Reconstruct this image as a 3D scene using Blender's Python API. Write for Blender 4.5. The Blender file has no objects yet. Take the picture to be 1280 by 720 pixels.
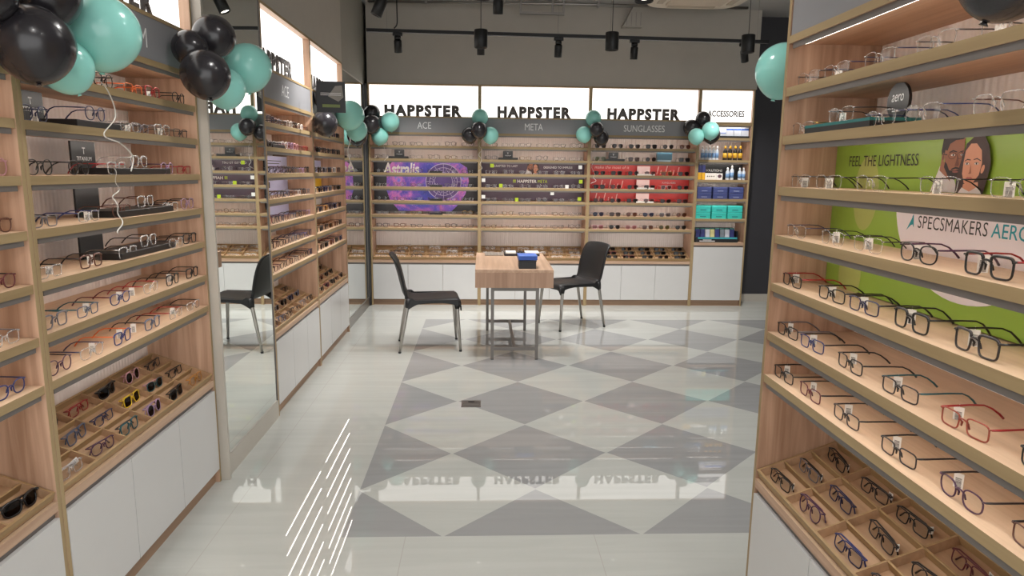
import bpy, bmesh, math, random
from mathutils import Matrix, Vector, Euler
random.seed(11)
PI = math.pi
S = bpy.context.scene
COL = S.collection

# ---------------------------------------------------------------- camera, world, exposure
cam_d = bpy.data.cameras.new('camera')
cam_d.sensor_width = 36.0
cam_d.lens = 843.668 * 36.0 / 1280.0
cam_d.clip_start = 0.02
cam = bpy.data.objects.new('camera', cam_d)
COL.objects.link(cam)
R_ = Vector((0.9990381, -0.0421864, 0.0119645)); U_ = Vector((-0.0045937, 0.17066, 0.9853193)); F_ = Vector((0.0436089, 0.9844265, -0.1703021))
cam.matrix_world = Matrix(((R_.x, U_.x, -F_.x, 0), (R_.y, U_.y, -F_.y, 0), (R_.z, U_.z, -F_.z, 1.5255), (0, 0, 0, 1)))
S.camera = cam

world = bpy.data.worlds.new('world'); S.world = world
world.use_nodes = True
world.node_tree.nodes['Background'].inputs[0].default_value = (1.0, 0.995, 0.985, 1)
world.node_tree.nodes['Background'].inputs[1].default_value = 2.4
S.view_settings.view_transform = 'Standard'
S.view_settings.look = 'None'
S.view_settings.exposure = -0.04
S.view_settings.gamma = 1.0
S.view_settings.use_curve_mapping = False
try:
    S.cycles.max_bounces = 8
    S.cycles.transparent_max_bounces = 24
    S.cycles.sample_clamp_indirect = 4.0
    S.cycles.caustics_reflective = False
    S.cycles.caustics_refractive = False
except Exception:
    pass

P_PENDANT = 38.0
P_TRACK = 110.0
LED = 15.0
SIGN = 2.2

# ---------------------------------------------------------------- materials
MATS = {}

def srgb(r, g, b):
    f = lambda c: (c / 255 / 12.92) if c / 255 <= 0.04045 else ((c / 255 + 0.055) / 1.055) ** 2.4
    return (f(r), f(g), f(b), 1)

def newmat(name):
    m = bpy.data.materials.new(name); m.use_nodes = True
    nt = m.node_tree
    b = nt.nodes['Principled BSDF']
    return m, nt, b

def flat(name, rgb, rough=0.5, metal=0.0, noise=0.04, coat=0.0, spec=0.5):
    """plain colour with a faint procedural mottling"""
    if name in MATS: return MATS[name]
    m, nt, b = newmat(name)
    c = srgb(*rgb)
    if noise:
        tc = nt.nodes.new('ShaderNodeTexCoord')
        n = nt.nodes.new('ShaderNodeTexNoise'); n.inputs['Scale'].default_value = 6; n.inputs['Detail'].default_value = 3
        nt.links.new(tc.outputs['Object'], n.inputs['Vector'])
        r = nt.nodes.new('ShaderNodeValToRGB')
        r.color_ramp.elements[0].position = 0.3; r.color_ramp.elements[1].position = 0.7
        r.color_ramp.elements[0].color = tuple(x * (1 - noise) for x in c[:3]) + (1,)
        r.color_ramp.elements[1].color = tuple(min(1, x * (1 + noise)) for x in c[:3]) + (1,)
        nt.links.new(n.outputs['Fac'], r.inputs['Fac'])
        nt.links.new(r.outputs['Color'], b.inputs['Base Color'])
    else:
        b.inputs['Base Color'].default_value = c
    b.inputs['Roughness'].default_value = rough
    b.inputs['Metallic'].default_value = metal
    b.inputs['Specular IOR Level'].default_value = spec
    b.inputs['Coat Weight'].default_value = coat
    MATS[name] = m
    return m

def wood(name, c1, c2, axis, rough=0.5, fine=34.0):
    if name in MATS: return MATS[name]
    m, nt, b = newmat(name)
    tc = nt.nodes.new('ShaderNodeTexCoord')
    oi = nt.nodes.new('ShaderNodeObjectInfo')
    mp = nt.nodes.new('ShaderNodeMapping')
    sc = [fine] * 3; sc['xyz'.index(axis)] = 1.6
    mp.inputs['Scale'].default_value = sc
    nt.links.new(tc.outputs['Object'], mp.inputs['Vector'])
    vm = nt.nodes.new('ShaderNodeVectorMath'); vm.operation = 'SCALE'; vm.inputs[3].default_value = 40.0
    cb = nt.nodes.new('ShaderNodeCombineXYZ')
    for i in range(3): nt.links.new(oi.outputs['Random'], cb.inputs[i])
    nt.links.new(cb.outputs[0], vm.inputs[0])
    nt.links.new(vm.outputs[0], mp.inputs['Location'])
    n1 = nt.nodes.new('ShaderNodeTexNoise'); n1.inputs['Scale'].default_value = 1.0; n1.inputs['Detail'].default_value = 6; n1.inputs['Roughness'].default_value = 0.6; n1.inputs['Distortion'].default_value = 0.6
    nt.links.new(mp.outputs[0], n1.inputs['Vector'])
    n2 = nt.nodes.new('ShaderNodeTexNoise'); n2.inputs['Scale'].default_value = 0.22; n2.inputs['Detail'].default_value = 2; n2.inputs['Distortion'].default_value = 1.2
    nt.links.new(mp.outputs[0], n2.inputs['Vector'])
    ad = nt.nodes.new('ShaderNodeMath'); ad.operation = 'ADD'
    nt.links.new(n1.outputs['Fac'], ad.inputs[0]); nt.links.new(n2.outputs['Fac'], ad.inputs[1])
    hv = nt.nodes.new('ShaderNodeMath'); hv.operation = 'MULTIPLY'; hv.inputs[1].default_value = 0.5
    nt.links.new(ad.outputs[0], hv.inputs[0])
    r = nt.nodes.new('ShaderNodeValToRGB')
    r.color_ramp.elements[0].position = 0.36; r.color_ramp.elements[1].position = 0.62
    r.color_ramp.elements[0].color = srgb(*c1); r.color_ramp.elements[1].color = srgb(*c2)
    nt.links.new(hv.outputs[0], r.inputs['Fac'])
    nt.links.new(r.outputs['Color'], b.inputs['Base Color'])
    b.inputs['Roughness'].default_value = rough
    MATS[name] = m
    return m

def emit(name, rgb, strength):
    if name in MATS: return MATS[name]
    m = bpy.data.materials.new(name); m.use_nodes = True
    nt = m.node_tree; nt.nodes.clear()
    o = nt.nodes.new('ShaderNodeOutputMaterial'); e = nt.nodes.new('ShaderNodeEmission')
    e.inputs[0].default_value = rgb; e.inputs[1].default_value = strength
    nt.links.new(e.outputs[0], o.inputs[0])
    MATS[name] = m
    return m

def lensmat(name, tint, gloss=0.10):
    if name in MATS: return MATS[name]
    m = bpy.data.materials.new(name); m.use_nodes = True
    nt = m.node_tree; nt.nodes.clear()
    o = nt.nodes.new('ShaderNodeOutputMaterial')
    t = nt.nodes.new('ShaderNodeBsdfTransparent'); t.inputs[0].default_value = tint
    g = nt.nodes.new('ShaderNodeBsdfGlossy'); g.inputs['Roughness'].default_value = 0.03
    lw = nt.nodes.new('ShaderNodeLayerWeight'); lw.inputs[0].default_value = 0.35
    mu = nt.nodes.new('ShaderNodeMath'); mu.operation = 'MULTIPLY_ADD'; mu.inputs[1].default_value = 0.22; mu.inputs[2].default_value = gloss * 0.5
    nt.links.new(lw.outputs['Fresnel'], mu.inputs[0])
    mx = nt.nodes.new('ShaderNodeMixShader')
    nt.links.new(mu.outputs[0], mx.inputs[0]); nt.links.new(t.outputs[0], mx.inputs[1]); nt.links.new(g.outputs[0], mx.inputs[2])
    nt.links.new(mx.outputs[0], o.inputs[0])
    MATS[name] = m
    return m

def ribbed(name, rgb):
    """white wall panel with fine vertical ribs"""
    if name in MATS: return MATS[name]
    m, nt, b = newmat(name)
    tc = nt.nodes.new('ShaderNodeTexCoord')
    w = nt.nodes.new('ShaderNodeTexWave'); w.wave_type = 'BANDS'; w.bands_direction = 'X'
    w.inputs['Scale'].default_value = 13.0; w.inputs['Distortion'].default_value = 0.0
    nt.links.new(tc.outputs['Object'], w.inputs['Vector'])
    bp = nt.nodes.new('ShaderNodeBump'); bp.inputs['Strength'].default_value = 0.35; bp.inputs['Distance'].default_value = 0.006
    nt.links.new(w.outputs['Fac'], bp.inputs['Height'])
    nt.links.new(bp.outputs[0], b.inputs['Normal'])
    b.inputs['Base Color'].default_value = srgb(*rgb)
    b.inputs['Roughness'].default_value = 0.5
    MATS[name] = m
    return m

def galaxy(name):
    if name in MATS: return MATS[name]
    m, nt, b = newmat(name)
    tc = nt.nodes.new('ShaderNodeTexCoord')
    n = nt.nodes.new('ShaderNodeTexNoise'); n.inputs['Scale'].default_value = 2.6; n.inputs['Detail'].default_value = 8; n.inputs['Roughness'].default_value = 0.65; n.inputs['Distortion'].default_value = 0.6
    nt.links.new(tc.outputs['Object'], n.inputs['Vector'])
    r = nt.nodes.new('ShaderNodeValToRGB')
    cr = r.color_ramp
    cr.elements[0].position = 0.30; cr.elements[0].color = srgb(28, 24, 70)
    cr.elements[1].position = 0.72; cr.elements[1].color = srgb(160, 190, 240)
    for p, c in ((0.42, (72, 78, 196)), (0.5, (130, 90, 205)), (0.57, (216, 124, 204)), (0.64, (100, 130, 235))):
        e = cr.elements.new(p); e.color = srgb(*c)
    nt.links.new(n.outputs['Fac'], r.inputs['Fac'])
    v = nt.nodes.new('ShaderNodeTexVoronoi'); v.inputs['Scale'].default_value = 60
    nt.links.new(tc.outputs['Object'], v.inputs['Vector'])
    lt = nt.nodes.new('ShaderNodeMath'); lt.operation = 'LESS_THAN'; lt.inputs[1].default_value = 0.10
    nt.links.new(v.outputs['Distance'], lt.inputs[0])
    mx = nt.nodes.new('ShaderNodeMixRGB'); mx.inputs[2].default_value = (0.8, 0.8, 0.95, 1)
    nt.links.new(lt.outputs[0], mx.inputs[0]); nt.links.new(r.outputs[0], mx.inputs[1])
    nt.links.new(mx.outputs[0], b.inputs['Base Color'])
    b.inputs['Roughness'].default_value = 0.4
    MATS[name] = m
    return m

def floor_material():
    m, nt, b = newmat('polished_floor_tiles')
    N = nt.nodes.new; L = nt.links.new
    geo = N('ShaderNodeNewGeometry')
    sep = N('ShaderNodeSeparateXYZ'); L(geo.outputs['Position'], sep.inputs[0])
    def M(op, a, b_=None, c=None):
        n = N('ShaderNodeMath'); n.operation = op
        for i, v in enumerate((a, b_, c)):
            if v is None: continue
            if isinstance(v, (int, float)): n.inputs[i].default_value = v
            else: L(v, n.inputs[i])
        return n.outputs[0]
    X, Y = sep.outputs[0], sep.outputs[1]
    D = 0.849; x0 = -0.587; y0 = 3.070
    u = M('DIVIDE', M('SUBTRACT', X, x0), D); v = M('DIVIDE', M('SUBTRACT', Y, y0), D)
    a = M('ABSOLUTE', M('SUBTRACT', M('FRACT', M('ADD', u, 0.5)), 0.5))
    c = M('ABSOLUTE', M('SUBTRACT', M('FRACT', M('ADD', v, 10.0)), 0.5))
    dark = M('LESS_THAN', M('ADD', a, c), 0.494)
    inside = M('MULTIPLY', M('MULTIPLY', M('GREATER_THAN', X, x0), M('LESS_THAN', X, x0 + 6 * D)), M('MULTIPLY', M('GREATER_THAN', Y, y0 - 0.5 * D), M('LESS_THAN', Y, y0 + 4.5 * D)))
    dark = M('MULTIPLY', dark, inside)
    # joints of the large plain tiles outside the pattern
    jx = M('ABSOLUTE', M('SUBTRACT', M('FRACT', M('DIVIDE', M('ADD', X, 12.32), 0.8)), 0.5))
    jy = M('ABSOLUTE', M('SUBTRACT', M('FRACT', M('DIVIDE', M('ADD', Y, 7.355), 1.6)), 0.5))
    j = M('MAXIMUM', M('GREATER_THAN', jx, 0.4978), M('GREATER_THAN', jy, 0.4989))
    j = M('MULTIPLY', j, M('SUBTRACT', 1.0, inside))
    # faint veins running across
    mp = N('ShaderNodeMapping'); mp.inputs['Scale'].default_value = (0.5, 6.0, 1.0); L(geo.outputs['Position'], mp.inputs['Vector'])
    nz = N('ShaderNodeTexNoise'); nz.inputs['Scale'].default_value = 2.2; nz.inputs['Detail'].default_value = 7; nz.inputs['Distortion'].default_value = 0.8; L(mp.outputs[0], nz.inputs['Vector'])
    def ramp(c1, c2):
        r = N('ShaderNodeValToRGB'); r.color_ramp.elements[0].position = 0.3; r.color_ramp.elements[1].position = 0.7
        r.color_ramp.elements[0].color = srgb(*c1); r.color_ramp.elements[1].color = srgb(*c2); L(nz.outputs['Fac'], r.inputs['Fac']); return r.outputs[0]
    light = ramp((181, 183, 178), (189, 191, 186)); grey = ramp((149, 150, 150), (157, 158, 158))
    mx = N('ShaderNodeMixRGB'); L(dark, mx.inputs[0]); L(light, mx.inputs[1]); L(grey, mx.inputs[2])
    m2 = N('ShaderNodeMixRGB'); L(j, m2.inputs[0]); L(mx.outputs[0], m2.inputs[1]); m2.inputs[2].default_value = srgb(176, 173, 168)
    L(m2.outputs[0], b.inputs['Base Color'])
    b.inputs['Roughness'].default_value = 0.012
    b.inputs['Specular IOR Level'].default_value = 0.5
    return m

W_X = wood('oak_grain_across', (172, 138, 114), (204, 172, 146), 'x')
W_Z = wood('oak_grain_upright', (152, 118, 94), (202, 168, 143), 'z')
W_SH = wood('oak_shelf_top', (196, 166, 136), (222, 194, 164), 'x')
W_EX = wood('oak_edge_across', (150, 127, 90), (170, 147, 108), 'x', 0.55)
W_EZ = wood('oak_edge_upright', (152, 129, 93), (172, 149, 110), 'z', 0.55)
W_TRAY = wood('tray_oak', (158, 126, 96), (186, 152, 120), 'x')
W_TRAYE = wood('tray_oak_edge', (150, 122, 84), (176, 146, 104), 'x')
W_TABLE = wood('table_oak_top', (176, 142, 116), (204, 172, 146), 'y', 0.45)
W_TABLEF = wood('table_oak_front', (158, 124, 102), (188, 154, 130), 'z', 0.5)
W_PL = wood('plinth_oak', (138, 110, 88), (166, 134, 108), 'x')
M_DOOR = flat('white_laminate', (206, 205, 204), 0.28, noise=0.01)
M_BACK = ribbed('ribbed_white_panel', (236, 226, 221))
M_BAND = flat('grey_fascia', (140, 140, 143), 0.45, noise=0.02)
M_ALU = flat('aluminium_profile', (120, 114, 110), 0.45, 0.3)
M_SIGN = emit('backlit_sign_face', (1.0, 0.955, 0.90, 1), SIGN)
M_LED = emit('led_strip', (1.0, 0.925, 0.845, 1), LED)
M_LETTER = flat('letter_dark_grey', (100, 98, 97), 0.45)
M_WHITE = flat('white_letter', (240, 240, 240), 0.5, noise=0)
M_BLACK = flat('black_plastic', (24, 24, 26), 0.38)
M_DARKP = flat('chair_plastic', (26, 26, 28), 0.45)
M_BLACKM = flat('black_metal', (20, 20, 21), 0.45, 0.2)
M_METAL = flat('brushed_steel', (150, 146, 142), 0.3, 0.9)
M_LEGM = flat('grey_painted_steel', (118, 114, 110), 0.4, 0.5)
M_CHROME = flat('chair_leg_aluminium', (176, 172, 166), 0.28, 0.8)
M_WALL = flat('grey_wall_paint', (176, 170, 161), 0.7, noise=0.02)
M_CEIL = flat('grey_ceiling_paint', (176, 174, 172), 0.8, noise=0.02)
M_DARKW = flat('charcoal_wall', (50, 49, 54), 0.6)
M_PILLAR = flat('pale_pillar_laminate', (186, 180, 170), 0.5, noise=0.02)
M_TEAL = flat('teal_latex', (150, 220, 210), 0.2, noise=0.015, coat=0.2)
M_BALBLK = flat('black_latex', (40, 38, 42), 0.24, noise=0.0, coat=0.12)
M_RIBBON = flat('silver_ribbon', (225, 222, 216), 0.3)
M_PAPER = flat('white_paper', (236, 234, 230), 0.6, noise=0.01)
M_INK = flat('print_ink', (40, 38, 40), 0.6, noise=0)
LENS = lensmat('clear_lens', (0.97, 0.97, 0.96, 1))

def mirror_material():
    m, nt, b = newmat('mirror_glass')
    b.inputs['Base Color'].default_value = (0.88, 0.92, 0.90, 1)
    b.inputs['Metallic'].default_value = 1.0; b.inputs['Roughness'].default_value = 0.0
    return m
M_MIRROR = mirror_material()

# ---------------------------------------------------------------- builders
def box(bm, x0, x1, y0, y1, z0, z1, mi=0, front=None, top=None):
    vs = [bm.verts.new(p) for p in ((x0, y0, z0), (x1, y0, z0), (x1, y1, z0), (x0, y1, z0), (x0, y0, z1), (x1, y0, z1), (x1, y1, z1), (x0, y1, z1))]
    out = []
    for k, idx in enumerate(((0, 3, 2, 1), (4, 5, 6, 7), (0, 1, 5, 4), (1, 2, 6, 5), (2, 3, 7, 6), (3, 0, 4, 7))):
        f = bm.faces.new([vs[i] for i in idx]); f.material_index = mi
        if k == 2 and front is not None: f.material_index = front
        if k == 1 and top is not None: f.material_index = top
        out.append(f)
    return vs

def chamfer(bm, w=0.004, seg=2):
    bmesh.ops.bevel(bm, geom=bm.edges[:], offset=w, segments=seg, affect='EDGES', profile=0.5)

def tube(bm, pts, r, n=8, closed=False, mi=0, cap=True, r2=None, squash=1.0):
    """swept tube along pts; r a number or list; squash flattens the second axis"""
    pts = [Vector(p) for p in pts]; N = len(pts); rings = []
    up = None
    for i, p in enumerate(pts):
        a = pts[(i - 1) % N] if (closed or i > 0) else p
        c = pts[(i + 1) % N] if (closed or i < N - 1) else p
        t = (c - a)
        if t.length < 1e-9: t = Vector((0, 0, 1))
        t.normalize()
        if up is None:
            up = Vector((0, 0, 1)) if abs(t.z) < 0.9 else Vector((0, 1, 0))
        s = t.cross(up)
        if s.length < 1e-5: s = t.cross(Vector((0, 1, 0)))
        s.normalize(); w = s.cross(t); up = w
        rr = r[i] if isinstance(r, (list, tuple)) else r
        rings.append([bm.verts.new(p + s * math.cos(2 * PI * k / n) * rr + w * math.sin(2 * PI * k / n) * rr * squash) for k in range(n)])
    for i in range(N if closed else N - 1):
        A, B = rings[i], rings[(i + 1) % N]
        for k in range(n):
            f = bm.faces.new((A[k], A[(k + 1) % n], B[(k + 1) % n], B[k])); f.material_index = mi; f.smooth = True
    if cap and not closed:
        f = bm.faces.new(list(reversed(rings[0]))); f.material_index = mi
        f = bm.faces.new(rings[-1]); f.material_index = mi
    return rings

def lathe(bm, prof, n=20, cx=0, cy=0, mi=0):
    rings = []
    for (r, z) in prof:
        rings.append([bm.verts.new((cx + math.cos(2 * PI * k / n) * r, cy + math.sin(2 * PI * k / n) * r, z)) for k in range(n)])
    for A, B in zip(rings, rings[1:]):
        for k in range(n):
            f = bm.faces.new((A[k], A[(k + 1) % n], B[(k + 1) % n], B[k])); f.material_index = mi; f.smooth = True
    f = bm.faces.new(list(reversed(rings[0]))); f.material_index = mi
    f = bm.faces.new(rings[-1]); f.material_index = mi

def mesh_of(name, bm, mats):
    bmesh.ops.recalc_face_normals(bm, faces=bm.faces[:])
    me = bpy.data.meshes.new(name); bm.to_mesh(me); bm.free()
    for m in (mats if isinstance(mats, (list, tuple)) else [mats]): me.materials.append(m)
    return me

def obj(name, bm, mats, parent=None, loc=None, rot=None):
    me = bm if isinstance(bm, bpy.types.Mesh) else mesh_of(name, bm, mats)
    o = bpy.data.objects.new(name, me); COL.objects.link(o)
    if parent is not None: o.parent = parent
    if loc is not None: o.location = loc
    if rot is not None: o.rotation_euler = rot
    return o

def tag(o, label, cat, group=None, kind=None):
    o['label'] = label; o['category'] = cat
    if group: o['group'] = group
    if kind: o['kind'] = kind
    return o

def thing(name, label, cat, loc=(0, 0, 0), rz=0.0, group=None):
    o = bpy.data.objects.new(name, None); COL.objects.link(o); o.empty_display_size = 0.05
    o.location = loc; o.rotation_euler = (0, 0, rz)
    return tag(o, label, cat, group)

def struct(name, bm, mats):
    o = obj(name, bm, mats); o['kind'] = 'structure'; return o

def copy_tree(root):
    r = root.copy(); COL.objects.link(r)
    for ch in root.children:
        c = ch.copy(); COL.objects.link(c); c.parent = r
        for g in ch.children:
            d = g.copy(); COL.objects.link(d); d.parent = c
    return r

def text(name, s, mat, parent, cx, cz, y, width=None, height=None, depth=0.0, bold=0.0, shear=0.0, align='C', space=1.0):
    """lettering standing upright in the XZ plane, facing -y"""
    cu = bpy.data.curves.new('t', 'FONT'); cu.body = s; cu.size = 1.0; cu.offset = bold; cu.extrude = 0.0; cu.shear = shear; cu.space_character = space
    cu.resolution_u = 3
    to = bpy.data.objects.new('t', cu); COL.objects.link(to)
    bpy.context.view_layer.update()
    dg = bpy.context.evaluated_depsgraph_get()
    me = bpy.data.meshes.new_from_object(to.evaluated_get(dg))
    bpy.data.objects.remove(to); bpy.data.curves.remove(cu)
    bm = bmesh.new(); bm.from_mesh(me); bpy.data.meshes.remove(me)
    xs = [v.co.x for v in bm.verts]; ys = [v.co.y for v in bm.verts]
    w0, h0 = max(xs) - min(xs), max(ys) - min(ys)
    sx = (width / w0) if width else height / h0
    sz = (height / h0) if height else sx
    mx = {'C': (max(xs) + min(xs)) / 2, 'L': min(xs), 'R': max(xs)}[align]; my = (max(ys) + min(ys)) / 2
    for v in bm.verts:
        v.co = Vector(((v.co.x - mx) * sx, 0.0, (v.co.y - my) * sz))
    if depth > 0:
        g = bmesh.ops.extrude_face_region(bm, geom=bm.faces[:])
        for e in g['geom']:
            if isinstance(e, bmesh.types.BMVert): e.co.y += depth
    me = bpy.data.meshes.new(name); 
    for f in bm.faces: f.material_index = 0
    bm.normal_update(); 
    if depth > 0: bmesh.ops.recalc_face_normals(bm, faces=bm.faces[:])
    bm.to_mesh(me); bm.free(); me.materials.append(mat)
    return obj(name, me, None, parent, (cx, y, cz))

def disc(bm, cx, cz, rx, rz, y, mi=0, n=28, a0=0.0, a1=2 * PI):
    vs = [bm.verts.new((cx + math.cos(a0 + (a1 - a0) * k / n) * rx, y, cz + math.sin(a0 + (a1 - a0) * k / n) * rz)) for k in range(n + (0 if a1 - a0 > 6.28 else 1))]
    f = bm.faces.new(vs); f.material_index = mi
    return f

def poly(bm, pts, y, mi=0):
    f = bm.faces.new([bm.verts.new((p[0], y, p[1])) for p in pts]); f.material_index = mi

# ---------------------------------------------------------------- the room
XL, XR, YB, YF, ZC = -1.62, 5.0, 7.98, -3.2, 3.29
bm = bmesh.new(); box(bm, XL - 0.2, XR + 0.2, YF, YB + 0.2, -0.12, 0.0); fl = struct('floor', bm, floor_material())
bm = bmesh.new(); box(bm, XL - 0.2, XR + 0.2, YF, YB + 0.2, ZC, ZC + 0.1); struct('ceiling', bm, M_CEIL)
bm = bmesh.new(); box(bm, XL - 0.2, XL, YF, YB + 0.2, 0, ZC); struct('wall_left', bm, M_WALL)
bm = bmesh.new(); box(bm, XL, 3.06, YB, YB + 0.2, 0, ZC); struct('wall_back', bm, M_WALL)
bm = bmesh.new(); box(bm, 3.06, XR, YB - 0.02, YB + 0.2, 0, ZC); struct('wall_dark', bm, M_DARKW)
bm = bmesh.new(); box(bm, XR, XR + 0.2, YF, YB + 0.2, 0, ZC); struct('wall_right', bm, M_WALL)
# bulkheads above the cabinets, flush with their fronts
bm = bmesh.new(); box(bm, -1.262, 3.04, 7.655, YB, 2.455, ZC); struct('wall_bulkhead_back', bm, M_WALL)
bm = bmesh.new(); box(bm, XL, -1.267, 4.068, 6.347, 2.468, ZC); struct('wall_bulkhead_left', bm, M_WALL)
bm = bmesh.new(); box(bm, XL, -1.292, YF, 3.19, 2.46, ZC); struct('wall_bulkhead_front', bm, M_WALL)
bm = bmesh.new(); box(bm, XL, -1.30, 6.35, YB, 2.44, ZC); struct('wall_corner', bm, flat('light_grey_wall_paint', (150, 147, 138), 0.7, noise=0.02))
bm = bmesh.new(); box(bm, 3.06, XR, 7.94, 7.96, 0, 0.09); struct('baseboard_back', bm, M_PILLAR)
# pillar that carries the tall mirror
bm = bmesh.new(); box(bm, XL, -1.2735, 3.195, 4.066, 0, ZC); box(bm, -1.2735, -1.246, 3.195, 3.212, 0, ZC); struct('pillar', bm, M_PILLAR)

def mirror(label, x, y0, y1, z0, z1, frame_bottom, edge):
    t = thing('wall_mirror', label, 'mirror', (x, y0, 0), 0.0)
    bm = bmesh.new(); box(bm, -0.004, 0.0, 0.006, y1 - y0 - 0.006, z0, z1); obj('mirror_glass', bm, M_MIRROR, t)
    bm = bmesh.new(); box(bm, -0.004, 0.004, 0, 0.006, z0 - 0.02, z1); obj('edge_strip', bm, edge, t)
    bm = bmesh.new(); box(bm, -0.004, 0.004, y1 - y0 - 0.006, y1 - y0, z0 - 0.02, z1); obj('edge_strip', bm, M_ALU, t)
    bm = bmesh.new(); box(bm, -0.004, 0.006, 0.0, y1 - y0, 0.0, z0); obj('bottom_rail', bm, frame_bottom, t)
    return t
mirror('tall mirror on the pillar, reflecting a black chair', -1.2685, 3.2125, 4.066, 0.11, 3.0, M_PILLAR, M_BLACK)
bm = bmesh.new(); box(bm, XL, -1.295, 6.352, 7.60, 0, 2.44); struct('pillar_corner', bm, M_PILLAR)
mirror('narrow mirror in the back corner beside the galaxy-poster cabinet', -1.288, 6.36, 7.60, 0.10, 2.42, M_METAL, M_BLACK)
bm = bmesh.new(); box(bm, XL, -1.264, 7.605, 7.655, 0, 2.44); struct('trim_1', bm, M_BLACK)

# ---------------------------------------------------------------- display cabinets
ZS = [1.795, 1.652, 1.496, 1.342, 1.188, 1.032, 0.887]

class Cab: pass

def frame_of(t):
    return Matrix.Translation(t.location) @ Matrix.Rotation(t.rotation_euler.z, 4, 'Z')

def cabinet(label, loc, rz, w, zs=ZS, dep=0.31, top=2.455, band=(1.935, 2.095), sign=True, base_top=0.468, slant=True, doors=3, name='display_cabinet', thick=0.026, plinth=0.07):
    t = thing(name, label, 'display cabinet', loc, rz, 'wooden wall cabinets')
    th = 0.018
    for x0 in (0.0, w - th):
        bm = bmesh.new(); box(bm, x0 + 0.0005, x0 + th - 0.0005, 0, dep, 0.0, top, 0, 1); obj('side_panel', bm, [W_Z, W_EZ], t)
    bm = bmesh.new(); box(bm, th, w - th, dep - 0.012, dep, 0.05, top); obj('back_panel', bm, [M_BACK], t)
    x0, x1 = th, w - th
    for z in zs:
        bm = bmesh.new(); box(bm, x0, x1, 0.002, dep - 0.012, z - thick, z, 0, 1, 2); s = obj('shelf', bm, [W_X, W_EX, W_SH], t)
        light_strip(s, x0, x1, z - thick)
    # header board, fascia band, sign box
    hb = band[0]
    bm = bmesh.new(); box(bm, x0, x1, 0.0, dep - 0.012, hb - 0.022, hb, 0, 1); s = obj('header_board', bm, [W_X, W_EX], t)
    light_strip(s, x0, x1, hb - 0.022)
    if band[1] > band[0] + 0.02:
        bm = bmesh.new(); box(bm, x0, x1, 0.004, 0.024, hb, band[1]); obj('fascia', bm, M_BAND, t)
    bm = bmesh.new(); box(bm, x0, x1, 0.0, dep - 0.012, band[1], band[1] + 0.014, 0, 1); obj('sign_ledge', bm, [W_X, W_EX], t)
    bm = bmesh.new(); box(bm, x0, x1, 0.0, dep - 0.012, top - 0.016, top, 0, 1); obj('top_board', bm, [W_X, W_EX], t)
    c = Cab(); c.t = t; c.w = w; c.zs = zs; c.dep = dep; c.mat = frame_of(t); c.rz = rz
    if sign:
        bm = bmesh.new(); box(bm, x0, x1, 0.045, 0.07, band[1] + 0.014, top - 0.016); c.sign = obj('sign_panel', bm, M_SIGN, t)
    # base unit
    ct = base_top + 0.052
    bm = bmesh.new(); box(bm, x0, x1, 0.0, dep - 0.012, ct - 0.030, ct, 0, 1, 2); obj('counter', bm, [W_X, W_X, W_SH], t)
    bm = bmesh.new(); box(bm, x0, x1, 0.012, 0.03, base_top, ct - 0.030); obj('grip_profile', bm, M_ALU, t)
    bm = bmesh.new(); box(bm, x0, x1, 0.02, dep - 0.012, plinth, base_top); obj('carcass', bm, W_Z, t)
    dw = (x1 - x0) / doors
    for k in range(doors):
        bm = bmesh.new(); box(bm, x0 + k * dw + 0.0015, x0 + (k + 1) * dw - 0.0015, -0.002, 0.018, plinth, base_top)
        obj('door', bm, M_DOOR, t)
    bm = bmesh.new(); box(bm, x0, x1, 0.022, 0.04, 0.0, plinth - 0.002); obj('plinth', bm, W_PL, t)
    c.ct = ct
    return c

def light_strip(parent, x0, x1, z):
    """grey profile under the front edge with the lit strip behind its lip"""
    bm = bmesh.new(); box(bm, x0 + 0.012, x1 - 0.012, 0.006, 0.010, z - 0.016, z); box(bm, x0 + 0.012, x1 - 0.012, 0.010, 0.026, z - 0.004, z)
    obj('light_profile', bm, M_ALU, parent)
    bm = bmesh.new(); box(bm, x0 + 0.065, x1 - 0.065, 0.0125, 0.0205, z - 0.0121, z - 0.004)
    obj('light_strip', bm, M_LED, parent)

def ring_counts(c): pass

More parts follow.
